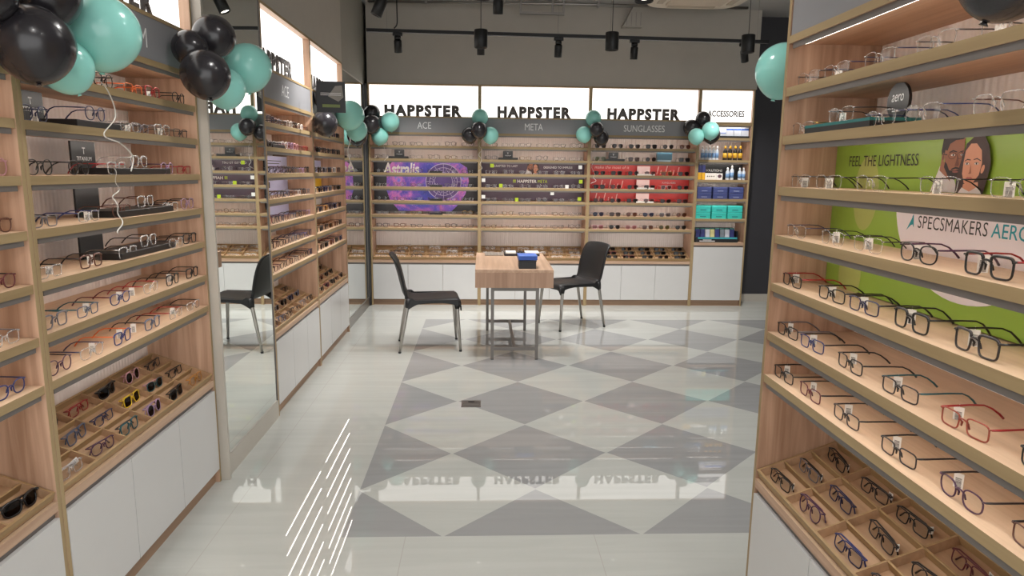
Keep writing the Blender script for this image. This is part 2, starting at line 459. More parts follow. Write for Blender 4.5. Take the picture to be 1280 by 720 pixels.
# tray of small compartments, lying on a slope
TRAY_A = math.radians(21)
def tray(c, label, cols=6, rows=3, y0=0.012):
    W = c.w - 0.044; Dp = (c.dep - 0.03) / math.cos(TRAY_A) - 0.004
    t = thing('display_tray', label, 'tray', (0, 0, 0), 0, 'compartment trays in the cabinets')
    t.matrix_world = c.mat @ Matrix.Translation((0.022, y0, c.ct + 0.003)) @ Matrix.Rotation(TRAY_A, 4, 'X')
    h = 0.032; e = 0.008
    bm = bmesh.new(); box(bm, 0, W, 0, Dp, 0, 0.005); obj('tray_bottom', bm, W_TRAY, t)
    bm = bmesh.new()
    box(bm, 0, W, 0, e, 0.005, h, 0, 1, 1); box(bm, 0, W, Dp - e, Dp, 0.005, h, 0, 1, 1)
    box(bm, 0, e, e, Dp - e, 0.005, h, 0, 1, 1); box(bm, W - e, W, e, Dp - e, 0.005, h, 0, 1, 1)
    obj('tray_rim', bm, [W_TRAY, W_TRAYE], t)
    for k in range(1, cols):
        bm = bmesh.new(); x = W * k / cols; box(bm, x - 0.003, x + 0.003, e, Dp - e, 0.005, h - 0.002, 0, 1, 1); obj('divider', bm, [W_TRAY, W_TRAYE], t)
    for k in range(1, rows):
        bm = bmesh.new(); y = Dp * k / rows; box(bm, e, W - e, y - 0.003, y + 0.003, 0.005, h - 0.002, 0, 1, 1); obj('divider', bm, [W_TRAY, W_TRAYE], t)
    # wedge that carries the slope
    bm = bmesh.new()
    a = [bm.verts.new(p) for p in ((0.0, 0.02, -0.001), (0.0, Dp, -0.001), (0.0, Dp, -Dp * math.sin(TRAY_A) / math.cos(TRAY_A) + 0.01))]
    b = [bm.verts.new((W, v.co.y, v.co.z)) for v in a]
    bm.faces.new(a); bm.faces.new(list(reversed(b)))
    for i in range(3): bm.faces.new((a[i], b[i], b[(i + 1) % 3], a[(i + 1) % 3]))
    obj('wedge', bm, W_Z, t)
    c.tray = (W, Dp, cols, rows, y0)
    return t

c_green = cabinet('wooden shelf cabinet with the green advertising panel, facing the aisle', (0.918, 2.105, 0), -PI / 2, 1.22,
                  zs=[1.785, 1.642, 1.488, 1.338, 1.186, 1.026, 0.884], dep=0.30)
c_pillar = cabinet('wooden shelf cabinet just before the mirrored pillar, with black card stands', (-1.287, 1.985, 0), PI / 2, 1.205)
c_edge = cabinet('wooden shelf cabinet beneath the big balloons, mostly cut by the photo edge', (-1.287, 0.78, 0), PI / 2, 1.204)
c_lilac = cabinet('wooden shelf cabinet with pale lilac posters, just past the mirrored pillar', (-1.265, 4.072, 0), PI / 2, 1.123, top=2.465)
c_yellow = cabinet('wooden shelf cabinet with a small yellow poster, beside the corner mirror', (-1.265, 5.197, 0), PI / 2, 1.150, top=2.465)
c_galaxy = cabinet('wooden back-wall cabinet with the purple galaxy poster', (-1.262, 7.646, 0), 0, 1.222)
c_purple = cabinet('wooden back-wall cabinet with the dark purple poster, behind the table', (-0.040, 7.646, 0), 0, 1.224)
c_red = cabinet('wooden back-wall cabinet with the bright red posters', (1.184, 7.646, 0), 0, 1.226)
c_acc = cabinet('narrow wooden cabinet of lens care goods beside the charcoal wall', (2.410, 7.646, 0), 0, 0.615,
                zs=[1.925, 1.680, 1.458, 1.242, 1.015], band=(2.08, 2.082), base_top=0.69, doors=1)
CABS = [c_green, c_pillar, c_edge, c_lilac, c_yellow, c_galaxy, c_purple, c_red, c_acc]

# signs: upright dark letters on the ledge, white words on the fascia
def sign(c, cx, width, word, wcx, wwidth, wh=0.072, top='HAPPSTER', zb=2.109, h=0.125):
    if top: text('sign_letters', top, M_LETTER, c.sign, cx, zb + h / 2, 0.040, width, h, 0.004, bold=0.066, space=1.22)
    if word: text('fascia_letters', word, M_WHITE, c.t, wcx, 2.012, 0.0035, wwidth, wh)
sign(c_galaxy, 0.60, 0.85, 'ACE', 0.613, 0.15)
sign(c_purple, 0.605, 0.82, 'META', 0.60, 0.20)
sign(c_red, 0.605, 0.82, 'SUNGLASSES', 0.61, 0.46)
text('sign_letters', 'ACCESSORIES', M_LETTER, c_acc.sign, 0.31, 2.19, 0.036, 0.42, 0.068, 0.003, bold=0.03)
sign(c_pillar, 0.55, 0.78, 'TITANIUM', 0.595, 0.38)
sign(c_edge, 0.60, 0.80, None, 0.6, 0.2)
sign(c_lilac, 0.40, 0.76, 'ACE', 0.46, 0.16)
sign(c_yellow, 0.50, 0.76, 'ACE', 0.575, 0.16)
bm = bmesh.new(); box(bm, 0.02, 1.2, 0.004, 0.02, 2.109, 2.43); obj('fascia', bm, flat('warm_grey_fascia', (118, 114, 106), 0.5, noise=0.02), c_green.t)

# ---------------------------------------------------------------- posters on the cabinets
def board(c, x0, x1, z0, z1, y, mat, name='poster', th=0.006):
    bm = bmesh.new(); box(bm, x0, x1, y, y + th, z0, z1); return obj(name, bm, mat, c.t)

# green panel with its print
g = board(c_green, 0.0185, 1.2, 1.19, 1.617, 0.177, flat('poster_green', (138, 168, 62), 0.4, noise=0.03))
yb = 0.1765
for (x, z, a, b2) in ((0.20, 1.475, 0.062, 0.105), (0.155, 1.235, 0.06, 0.095), (0.95, 1.29, 0.07, 0.09)):
    bm = bmesh.new(); disc(bm, x, z, a, b2, yb, 0); obj('pale_spot', bm, flat('poster_olive', (168, 174, 98), 0.4), g)
bm = bmesh.new(); disc(bm, 0.625, 1.472, 0.275, 0.235, yb - 0.0004, 0, 30, PI, 2 * PI); obj('white_field', bm, flat('poster_white', (222, 212, 214), 0.4, noise=0.01), g)
text('poster_letters', 'FEEL THE LIGHTNESS', flat('poster_dark', (44, 40, 34), 0.5, noise=0), g, 0.26, 1.567, yb - 0.001, 0.325, 0.030)
text('poster_letters', 'SPECSMAKERS', flat('poster_dark', (44, 40, 34), 0.5, noise=0), g, 0.568, 1.413, yb - 0.001, 0.238, 0.031, bold=0.0, space=1.05)
M_TEALINK = flat('poster_teal', (28, 140, 150), 0.5, noise=0)
text('poster_letters', 'AERO', M_TEALINK, g, 0.751, 1.413, yb - 0.001, 0.106, 0.031, bold=0.004)
bm = bmesh.new(); poly(bm, [(0.404, 1.388), (0.428, 1.428), (0.430, 1.405), (0.421, 1.402)], yb - 0.001); poly(bm, [(0.424, 1.424), (0.429, 1.431), (0.434, 1.397), (0.429, 1.403)], yb - 0.0011)
obj('arrow_mark', bm, M_TEALINK, g)

def portrait(parent, ox, oz, k, kz, y):
    """printed picture of a man in glasses and a dark-haired woman, cheek to cheek"""
    skin1 = flat('print_skin_brown', (150, 98, 74), 0.5, noise=0.08); skin2 = flat('print_skin_tan', (198, 140, 112), 0.5, noise=0.06)
    sh1 = flat('print_skin_dark', (112, 68, 52), 0.5, noise=0.05); hair = flat('print_hair', (38, 28, 28), 0.5, noise=0.1)
    hair2 = flat('print_hair_brown', (58, 38, 34), 0.5, noise=0.1); shirt = flat('print_shirt', (206, 200, 198), 0.5)
    lip = flat('print_lip', (164, 84, 80), 0.5, noise=0); lip1 = flat('print_lip_dark', (132, 76, 66), 0.5, noise=0); eye = flat('print_eye', (228, 222, 216), 0.5, noise=0)
    mats = [skin1, skin2, sh1, hair, hair2, shirt, lip, lip1, eye, M_INK]
    bm = bmesh.new(); lay = [0]
    def pg(pts, mi):
        lay[0] += 1
        poly(bm, [(ox + p[0] * k, oz + p[1] * kz) for p in pts], y - 0.00012 * lay[0], mi)
    def el(cx, cz, rx, rz, mi, n=20, tilt=0.0):
        pg([(cx + math.cos(a) * rx * math.cos(tilt) - math.sin(a) * rz * math.sin(tilt), cz + math.cos(a) * rx * math.sin(tilt) + math.sin(a) * rz * math.cos(tilt)) for a in [2 * PI * i / n for i in range(n)]], mi)
    # man
    pg([(-0.05, 0), (0.02, 0.22), (0.10, 0.48), (0.40, 0.28), (0.50, 0.0)], 5)
    pg([(0.10, 0.40), (0.12, 0.62), (0.30, 0.42), (0.34, 0.2)], 0)
    pg([(0.12, 1.0), (0.10, 0.76), (0.13, 0.60), (0.20, 0.72), (0.24, 1.0)], 3)
    pg([(0.20, 0.99), (0.17, 0.70), (0.20, 0.46), (0.30, 0.28), (0.42, 0.24), (0.50, 0.34), (0.54, 0.60), (0.54, 0.99)], 0)
    pg([(0.12, 1.0), (0.16, 0.78), (0.22, 0.76), (0.26, 0.88), (0.36, 0.94), (0.50, 0.95), (0.56, 1.0)], 3)
    el(0.15, 0.64, 0.030, 0.085, 0); el(0.15, 0.64, 0.014, 0.05, 2)
    pg([(0.20, 0.56), (0.19, 0.46), (0.30, 0.27), (0.42, 0.23), (0.50, 0.33), (0.53, 0.46), (0.49, 0.42), (0.40, 0.40), (0.30, 0.40), (0.24, 0.52)], 3)
    pg([(0.34, 0.43), (0.42, 0.465), (0.51, 0.44), (0.51, 0.415), (0.42, 0.43), (0.34, 0.405)], 3)
    el(0.425, 0.375, 0.060, 0.020, 7)
    pg([(0.44, 0.68), (0.48, 0.50), (0.46, 0.47), (0.40, 0.48)], 2)
    pg([(0.27, 0.735), (0.34, 0.765), (0.42, 0.735), (0.42, 0.72), (0.34, 0.74), (0.27, 0.715)], 3)
    el(0.345, 0.675, 0.040, 0.018, 8); el(0.352, 0.675, 0.016, 0.018, 9)
    el(0.515, 0.675, 0.024, 0.017, 8); el(0.518, 0.675, 0.012, 0.017, 9)
    pg([(0.48, 0.735), (0.54, 0.75), (0.54, 0.735), (0.48, 0.72)], 3)
    for cx, rx in ((0.345, 0.075), (0.51, 0.06)):
        for i in range(16):
            a, b2 = 2 * PI * i / 16, 2 * PI * (i + 1) / 16
            pg([(cx + math.cos(a) * rx, 0.665 + math.sin(a) * 0.062), (cx + math.cos(b2) * rx, 0.665 + math.sin(b2) * 0.062), (cx + math.cos(b2) * rx * 0.9, 0.665 + math.sin(b2) * 0.055), (cx + math.cos(a) * rx * 0.9, 0.665 + math.sin(a) * 0.055)], 9)
    pg([(0.16, 0.71), (0.27, 0.69), (0.27, 0.675), (0.16, 0.695)], 9)
    # woman
    pg([(0.50, 0.0), (0.50, 0.30), (0.56, 0.62), (0.62, 0.86), (0.76, 1.0), (0.92, 0.98), (1.02, 0.80), (1.08, 0.50), (1.04, 0.20), (1.00, 0.0)], 4)
    pg([(0.62, 0.0), (0.64, 0.16), (0.90, 0.20), (0.92, 0.0)], 1)
    pg([(0.56, 0.0), (0.62, 0.10), (0.76, 0.03), (0.90, 0.12), (0.98, 0.0)], 5)
    pg([(0.60, 0.52), (0.62, 0.74), (0.70, 0.86), (0.80, 0.86), (0.90, 0.74), (0.93, 0.52), (0.90, 0.32), (0.80, 0.17), (0.72, 0.13), (0.65, 0.18), (0.60, 0.34)], 1)
    el(0.955, 0.42, 0.028, 0.075, 1, tilt=-0.2)
    pg([(0.60, 0.70), (0.66, 0.86), (0.80, 0.89), (0.92, 0.72), (0.97, 0.50), (1.0, 0.7), (0.92, 0.93), (0.76, 0.99), (0.62, 0.86)], 4)
    pg([(0.62, 0.565), (0.67, 0.60), (0.73, 0.585), (0.73, 0.57), (0.67, 0.58), (0.62, 0.55)], 3)
    pg([(0.78, 0.59), (0.84, 0.61), (0.91, 0.57), (0.91, 0.555), (0.84, 0.59), (0.78, 0.575)], 3)
    for cx in (0.675, 0.845):
        el(cx, 0.515, 0.042, 0.021, 3); el(cx, 0.513, 0.036, 0.016, 8); el(cx, 0.514, 0.016, 0.016, 9)
    pg([(0.745, 0.52), (0.735, 0.37), (0.72, 0.345), (0.75, 0.335), (0.775, 0.35), (0.765, 0.40)], 0)
    pg([(0.68, 0.265), (0.72, 0.285), (0.745, 0.278), (0.77, 0.285), (0.81, 0.265), (0.75, 0.228)], 6)
    obj('portrait_print', bm, mats, parent)
portrait(g, 0.488, 1.489, 0.176, 0.1275, yb - 0.0003)

# galaxy poster with black margin
M_PBLACK = flat('poster_black', (26, 22, 30), 0.4, noise=0.15)
g = board(c_galaxy, 0.019, 1.203, 1.06, 1.625, 0.20, M_PBLACK)
bm = bmesh.new(); poly(bm, [(0.16, 1.30), (0.17, 1.56), (0.24, 1.622), (0.98, 1.622), (1.08, 1.56), (1.10, 1.40), (1.06, 1.26), (0.96, 1.12), (0.90, 1.064), (0.30, 1.064), (0.20, 1.18)], 0.1995); obj('galaxy_print', bm, galaxy('galaxy_print'), g)
text('poster_letters', 'Astralis', M_WHITE, g, 0.33, 1.540, 0.1985, 0.41, 0.135, bold=0.028, shear=0.12)
bm = bmesh.new()
wx, wz = 0.81, 1.40
for ro, ri in ((0.205, 0.196), (0.160, 0.154), (0.105, 0.10)):
    for i in range(36):
        a, b2 = 2 * PI * i / 36, 2 * PI * (i + 1) / 36
        poly(bm, [(wx + math.cos(a) * ro, wz + math.sin(a) * ro), (wx + math.cos(b2) * ro, wz + math.sin(b2) * ro), (wx + math.cos(b2) * ri, wz + math.sin(b2) * ri), (wx + math.cos(a) * ri, wz + math.sin(a) * ri)], 0.198)
for i in range(12):
    a = 2 * PI * i / 12
    d = Vector((math.cos(a), math.sin(a))); n = Vector((-d.y, d.x)) * 0.0025
    poly(bm, [tuple(Vector((wx, wz)) + d * 0.105 - n), tuple(Vector((wx, wz)) + d * 0.196 - n), tuple(Vector((wx, wz)) + d * 0.196 + n), tuple(Vector((wx, wz)) + d * 0.105 + n)], 0.1978)
    a += PI / 12; cx, cz = wx + math.cos(a) * 0.13, wz + math.sin(a) * 0.13
    for q in range(3):
        aa = a + q * 2.1
        poly(bm, [(cx, cz), (cx + 0.026 * math.cos(aa), cz + 0.026 * math.sin(aa)), (cx + 0.022 * math.cos(aa + 0.5), cz + 0.022 * math.sin(aa + 0.5))], 0.1977 - q * 0.0001)
obj('star_wheel', bm, flat('wheel_lavender', (196, 184, 222), 0.5), g)
bm = bmesh.new(); disc(bm, wx, wz, 0.2, 0.2, 0.1988); obj('wheel_ground', bm, flat('wheel_ground', (96, 74, 140), 0.5, noise=0.25), g)

# dark purple poster
g = board(c_purple, 0.019, 1.205, 1.20, 1.625, 0.20, flat('poster_purple', (74, 54, 72), 0.4, noise=0.12))
text('poster_letters', 'CRAFTED TO LAST', M_WHITE, g, 0.30, 1.585, 0.1985, 0.27, 0.024)
text('poster_letters', 'DESIGNED TO IMPRESS', M_WHITE, g, 0.90, 1.575, 0.1985, 0.33, 0.024)
text('poster_letters', 'HAPPSTER', M_WHITE, g, 0.545, 1.415, 0.1985, 0.22, 0.036, bold=0.02)
M_LIME = flat('lime_print', (176, 196, 40), 0.5, noise=0)
text('poster_letters', 'META', M_LIME, g, 0.725, 1.415, 0.1985, 0.11, 0.036)
bm = bmesh.new()
for i in range(2):
    for j in range(2): poly(bm, [(0.384 + i * 0.018, 1.400 + j * 0.018), (0.398 + i * 0.018, 1.400 + j * 0.018), (0.398 + i * 0.018, 1.414 + j * 0.018), (0.384 + i * 0.018, 1.414 + j * 0.018)], 0.1985)
obj('square_mark', bm, M_LIME, g)
portrait(g, 0.53, 1.497, 0.145, 0.127, 0.1985)

# red posters
g = board(c_red, 0.019, 1.207, 1.20, 1.625, 0.20, flat('poster_red', (196, 48, 44), 0.4, noise=0.08))
M_PINK = flat('poster_pink_ink', (238, 190, 180), 0.5, noise=0)
text('poster_letters', 'make the most of it', M_PINK, g, 0.30, 1.585, 0.1985, 0.40, 0.032, shear=0.2)
for (x, z) in ((0.30, 1.39), (0.95, 1.55), (0.24, 1.24)):
    bm = bmesh.new()
    for i, (dx, h) in enumerate(((-0.13, 0.09), (-0.09, 0.05), (-0.03, 0.10), (0.02, 0.045), (0.06, 0.05), (0.11, 0.085))):
        poly(bm, [(x + dx, z - 0.04), (x + dx + 0.010, z - 0.04), (x + dx + 0.010 + h * 0.2, z - 0.04 + h), (x + dx + h * 0.2, z - 0.04 + h)], 0.1985)
    obj('script_strokes', bm, M_PINK, g)
text('poster_letters', 'SUNGLASSES', M_WHITE, g, 0.97, 1.415, 0.1985, 0.16, 0.018)
# lilac posters
M_LILAC = flat('poster_lilac', (190, 196, 234), 0.45, noise=0.03)
for k, (z0, z1) in enumerate(((1.497, 1.61), (1.343, 1.455), (1.189, 1.30))):
    g = board(c_lilac, 0.019, 1.104, z0, z1, 0.195, M_LILAC)
    if k == 0:
        bm = bmesh.new()
        for i in range(2): box(bm, 0.60, 0.95 - 0.04 * i, 0.1935, 0.1945, z1 - 0.035 - 0.018 * i, z1 - 0.030 - 0.018 * i)
        obj('printed_lines', bm, M_INK, g)
    if k == 1:
        bm = bmesh.new(); box(bm, 0.50, 0.58, 0.1935, 0.1945, z0 + 0.05, z0 + 0.09); box(bm, 0.62, 0.67, 0.1935, 0.1945, z0 + 0.05, z0 + 0.09); obj('printed_marks', bm, M_INK, g)
board(c_yellow, 0.10, 1.131, 1.497, 1.60, 0.215, M_LILAC)
board(c_yellow, 0.10, 1.131, 1.343, 1.45, 0.215, flat('poster_yellow', (232, 190, 40), 0.45))
board(c_yellow, 0.10, 1.131, 1.189, 1.29, 0.215, flat('poster_pale', (206, 206, 208), 0.45))

# ---------------------------------------------------------------- eyeglasses
STYLES = {  # half width of a lens, half height, exponent, taper to the bottom, rim radius, gap half, brow
    'rectangular': dict(a=0.0265, b=0.0170, n=4.2, tp=0.10, r=0.0017, g=0.0095),
    'square':      dict(a=0.0265, b=0.0205, n=4.0, tp=0.16, r=0.0022, g=0.0095),
    'round':       dict(a=0.0240, b=0.0225, n=2.2, tp=0.05, r=0.0018, g=0.0105),
    'oval':        dict(a=0.0265, b=0.0190, n=2.6, tp=0.10, r=0.0018, g=0.0095),
    'cat-eye':     dict(a=0.0270, b=0.0195, n=2.8, tp=0.22, r=0.0022, g=0.0095),
    'rimless':     dict(a=0.0265, b=0.0180, n=3.6, tp=0.10, r=0.0010, g=0.0095),
    'aviator':     dict(a=0.0275, b=0.0225, n=2.5, tp=0.25, r=0.0013, g=0.0085),
    'wraparound':  dict(a=0.0310, b=0.0200, n=3.0, tp=0.15, r=0.0030, g=0.0050),
}
COLORS = {
    'black': (22, 21, 23), 'dark': (44, 38, 40), 'navy': (34, 38, 78), 'blue': (38, 52, 112), 'red': (160, 34, 38), 'dark red': (98, 30, 42),
    'orange-red': (150, 66, 48), 'orange': (222, 110, 50), 'purple': (72, 36, 68), 'brown': (92, 54, 42), 'tortoiseshell': (126, 78, 40), 'grey': (110, 108, 116),
    'teal': (26, 84, 92), 'green': (60, 110, 80), 'yellow': (226, 190, 40), 'lilac': (158, 130, 162), 'pink': (202, 150, 162), 'amber': (186, 128, 56), 'white': (226, 224, 222), 'gold': (176, 146, 84), 'grey-blue': (78, 90, 116), 'silver': (170, 170, 172),
}
def fmat(col):
    if col == 'clear':
        if 'frame_clear' in MATS: return MATS['frame_clear']
        m, nt, b = newmat('frame_clear')
        b.inputs['Base Color'].default_value = (0.70, 0.69, 0.68, 1); b.inputs['Roughness'].default_value = 0.12; b.inputs['Alpha'].default_value = 0.34
        MATS['frame_clear'] = m
        return m
    if col in ('gold', 'silver'): return flat('frame_' + col, COLORS[col], 0.25, 0.9, 0)
    return flat('frame_' + col.replace(' ', '_'), COLORS[col], 0.3, 0.0, 0.0 if col != 'tortoiseshell' else 0.5, coat=0.1)
TINTS = {'clear': None, 'dark': (0.035, 0.03, 0.035, 1), 'smoke': (0.16, 0.13, 0.14, 1), 'brown': (0.22, 0.10, 0.07, 1), 'green': (0.16, 0.17, 0.05, 1), 'blue': (0.06, 0.08, 0.18, 1), 'rose': (0.45, 0.22, 0.22, 1)}
def lmat(t): return LENS if TINTS[t] is None else lensmat('lens_' + t, TINTS[t], 0.04)

def lens_outline(st, side, n=24):
    p = STYLES[st]; out = []
    cx = side * (p['g'] + p['a']); cz = p['b'] + p['r']
    for k in range(n):
        t = 2 * PI * k / n
        c, s = math.cos(t), math.sin(t)
        x = math.copysign(abs(c) ** (2 / p['n']), c) * p['a']; z = math.copysign(abs(s) ** (2 / p['n']), s) * p['b']
        x *= 1 - p['tp'] * 0.5 * (1 - z / p['b'])                   # narrower towards the bottom
        if st == 'cat-eye' and z > 0: z += 0.004 * max(0, x * side / p['a'])
        if st in ('aviator', 'square', 'rectangular'): x += side * 0.0012 * (-z / p['b'])
        y = 0.0045 * ((x + cx) / 0.065) ** 2 * (2.4 if st == 'wraparound' else 1.0)
        out.append(Vector((cx + x, y, cz + z)))
    return out

def temple_path(st, side, folded):
    p = STYLES[st]; x = side * (p['g'] + 2 * p['a'] + 0.004); z = p['b'] * 2 * 0.86 + p['r']
    if not folded:
        e = 0.004
        return [(x, 0.004, z), (x + side * 0.001, 0.02, z), (x + side * 0.002, 0.07, z + 0.001), (x + side * 0.001, 0.100, z), (x - side * 0.001, 0.117, z - 0.007), (x - side * 0.004, 0.132, z * 0.42), (x - side * 0.006, 0.141, 0.0035)]
    y = 0.014 if side > 0 else 0.020
    L = 2 * abs(x)
    return [(x, 0.005, z), (x - side * 0.002, y, z), (x - side * 0.05, y, z), (x - side * 0.095, y, z - 0.001), (x - side * 0.112, y, z - 0.008), (x - side * 0.126, y, max(0.004, z - 0.024))]

def front_bm(bm, st, mi=0, seg=5, n=24):
    p = STYLES[st]; r = p['r']
    if st != 'rimless':
        for s in (-1, 1): tube(bm, lens_outline(st, s, n), r, seg, True, mi)
        if st in ('cat-eye', 'square', 'wraparound'):
            for s in (-1, 1):
                o = lens_outline(st, s, n); tube(bm, [q + Vector((0, -0.0003, 0.0006)) for q in o[1:n // 2]], r * 1.35, seg, False, mi)
    else:
        for s in (-1, 1):
            o = lens_outline(st, s, n); tube(bm, o, 0.0010, 4, True, 2 if mi == 0 else mi)
    zb = p['b'] * 1.42 + r
    g = p['g'] + 0.001
    tube(bm, [(-g - 0.002, 0.0006, zb - 0.002), (-g * 0.5, -0.001, zb + 0.0022), (0, -0.0016, zb + 0.003), (g * 0.5, -0.001, zb + 0.0022), (g + 0.002, 0.0006, zb - 0.002)], max(r, 0.0012), seg, False, mi)
    if st == 'aviator':
        tube(bm, [(-g - 0.006, 0.0006, zb + 0.009), (0, -0.001, zb + 0.0095), (g + 0.006, 0.0006, zb + 0.009)], r, seg, False, mi)
    for s in (-1, 1):
        x = s * (p['g'] + 2 * p['a']); z = p['b'] * 2 * 0.86 + r
        tube(bm, [(x - s * 0.003, 0.0035, z - 0.001), (x + s * 0.003, 0.003, z), (x + s * 0.0045, 0.006, z)], max(0.0016, r), seg, False, mi)

def nose_bm(bm, st, mi=0):
    p = STYLES[st]
    for s in (-1, 1):
        zc = p['b'] * 0.95 + p['r']
        tube(bm, [(s * (p['g'] + 0.001), 0.001, zc + 0.008), (s * (p['g'] - 0.0015), 0.005, zc + 0.002), (s * (p['g'] + 0.0015), 0.0065, zc - 0.007)], [0.0012, 0.0026, 0.0018], 6, False, mi)

def lens_bm(bm, st, s, mi=0, n=24):
    o = lens_outline(st, s, n)
    c = sum(o, Vector()) / n + Vector((0, -0.0012, 0))
    cv = bm.verts.new(c); vs = [bm.verts.new(q) for q in o]
    for i in range(n):
        f = bm.faces.new((cv, vs[i], vs[(i + 1) % n])); f.material_index = mi; f.smooth = True

def temple_bm(bm, st, s, folded, mi=0, seg=6):
    pts = temple_path(st, s, folded); r0 = 0.0013 if st in ('rimless', 'aviator') else 0.0019
    rr = [r0 * 1.1, r0 * 1.2, r0 * 1.05, r0, r0 * 1.1, r0 * 1.3, r0 * 1.4]
    if st == 'wraparound': rr = [q * 1.5 for q in rr]
    tube(bm, pts, rr[:len(pts)], seg, False, mi)

PROTO = {}
NPARTS = {}
def glasses_mesh(key, fn, mats):
    if key not in PROTO:
        bm = bmesh.new(); fn(bm); me = mesh_of(key[0], bm, mats); PROTO[key] = me
    return PROTO[key]

ORD = ['first', 'second', 'third', 'fourth', 'fifth', 'sixth', 'seventh', 'eighth', 'ninth', 'tenth', 'eleventh', 'twelfth']
BC_IN = ['white', 'bar']

def tag_mesh():
    key = ('price_tag',)
    if key not in PROTO:
        bm = bmesh.new(); box(bm, -0.0005, 0.0005, -0.0095, 0.0095, -0.041, -0.003); tube(bm, [(0, 0, -0.004), (0, 0, 0.003)], 0.0009, 4, False, 0); PROTO[key] = mesh_of('price_tag', bm, M_PAPER)
        bm = bmesh.new(); y = -0.0055
        rnd = random.Random(3)
        for s in (-1, 1):
            y = -0.036
            while y < -0.014:
                h = rnd.choice((0.0005, 0.0009)); box(bm, s * 0.0006 - 0.00004, s * 0.0006 + 0.00004, -0.006, 0.006, y, y + h); y += h + rnd.choice((0.0006, 0.001))
        PROTO[('barcode',)] = mesh_of('barcode', bm, M_INK)
    return PROTO[key], PROTO[('barcode',)]

def eyeglasses(M, st, col, label, tint='clear', tcol=None, folded=False, parts=True, tagged=0, group=None, sun=False, cat='eyeglasses'):
    """M: where the glasses stand (front at y=0 facing -y, temples to +y)"""
    name = 'sunglasses' if sun else 'eyeglasses'
    tcol = tcol or col
    fcol = 'silver' if (st == 'rimless' and col == 'clear') else col
    if st == 'rimless' and tcol == 'clear': tcol = 'silver'
    fm, tm, lm, rim = fmat(fcol), fmat(tcol), lmat(tint), fmat('clear')
    if parts:
        t = thing(name, label, 'sunglasses' if sun else 'eyeglasses', (0, 0, 0), 0, group)
        obj('frame_front', glasses_mesh(('frame_front', st, fcol), lambda b: front_bm(b, st), [fm, fm, rim]), None, t)
        obj('nose_pads', glasses_mesh(('nose_pads', st, fcol), lambda b: nose_bm(b, st), [rim if st in ('rimless', 'aviator') else fm]), None, t)
        for s in (-1, 1):
            obj('lens', glasses_mesh(('lens', st, tint, s), lambda b: lens_bm(b, st, s), [lm]), None, t)
            obj('temple', glasses_mesh(('temple', st, tcol, s, folded), lambda b: temple_bm(b, st, s, folded), [tm]), None, t)
        if tagged:
            a, b = tag_mesh(); p = temple_path(st, tagged, folded)[1]
            o = obj('price_tag', a, None, t, (p[0] + tagged * 0.001, p[1] + (0.026 if not folded else 0), p[2]), ((0, 0, (-0.75 if M.to_euler().z < 0 else 0.6) + random.uniform(-0.35, 0.35)) if not folded else (random.uniform(0.9, 1.4), 0, 1.2)))
            obj('barcode', b, None, o)
    else:
        def fn(b):
            front_bm(b, st, 0, 4, 14); [lens_bm(b, st, s, 3, 14) for s in (-1, 1)]; [temple_bm(b, st, s, folded, 1, 4) for s in (-1, 1)]
        me = glasses_mesh((name, st, fcol, tint, tcol, folded), fn, [fm, tm, rim, lm])
        t = obj(name, me, None); tag(t, label, 'sunglasses' if sun else 'eyeglasses', group)
    t.matrix_world = M
    return t

def shelf_pos(c, shelf, x, y=0.030, yaw=0.0):
    return c.mat @ Matrix.Translation((x, y, c.zs[shelf] + 0.0005)) @ Matrix.Rotation(yaw, 4, 'Z')

def an(col): return col
def glabel(col, st, sun, where): return f"{col} {st} {'sunglasses' if sun else 'eyeglasses'}, {where}"
SH = ['top shelf', 'second shelf', 'third shelf', 'fourth shelf', 'fifth shelf', 'sixth shelf', 'lowest shelf']

def row(c, cname, end, shelf, items, group, reverse=False, parts=True, sun=False, raised=()):
    """items: (x, style, colour, tint, temple colour, tag side); places counted from END"""
    n = len(items)
    order = sorted(range(n), key=lambda i: items[i][0], reverse=reverse)
    for i, it in enumerate(items):
        x, st, col = it[0], it[1], it[2]
        tint = it[3] if len(it) > 3 and it[3] else 'clear'; tcol = it[4] if len(it) > 4 else None; tg = it[5] if len(it) > 5 else 0
        k = order.index(i)
        where = f"{ORD[k]} from {end}, {SH[shelf]}, {cname}"
        M = shelf_pos(c, shelf, x, yaw=random.uniform(-0.05, 0.05))
        if i in raised: M = Matrix.Translation((0, 0, 0.0262)) @ shelf_pos(c, shelf, x, 0.042)
        elif raised and any(abs(x - items[r][0]) < 0.18 for r in raised): M = shelf_pos(c, shelf, x, 0.014)
        eyeglasses(M, st, col, glabel(col, st, sun, where), tint, tcol, False, parts, tg, group, sun)

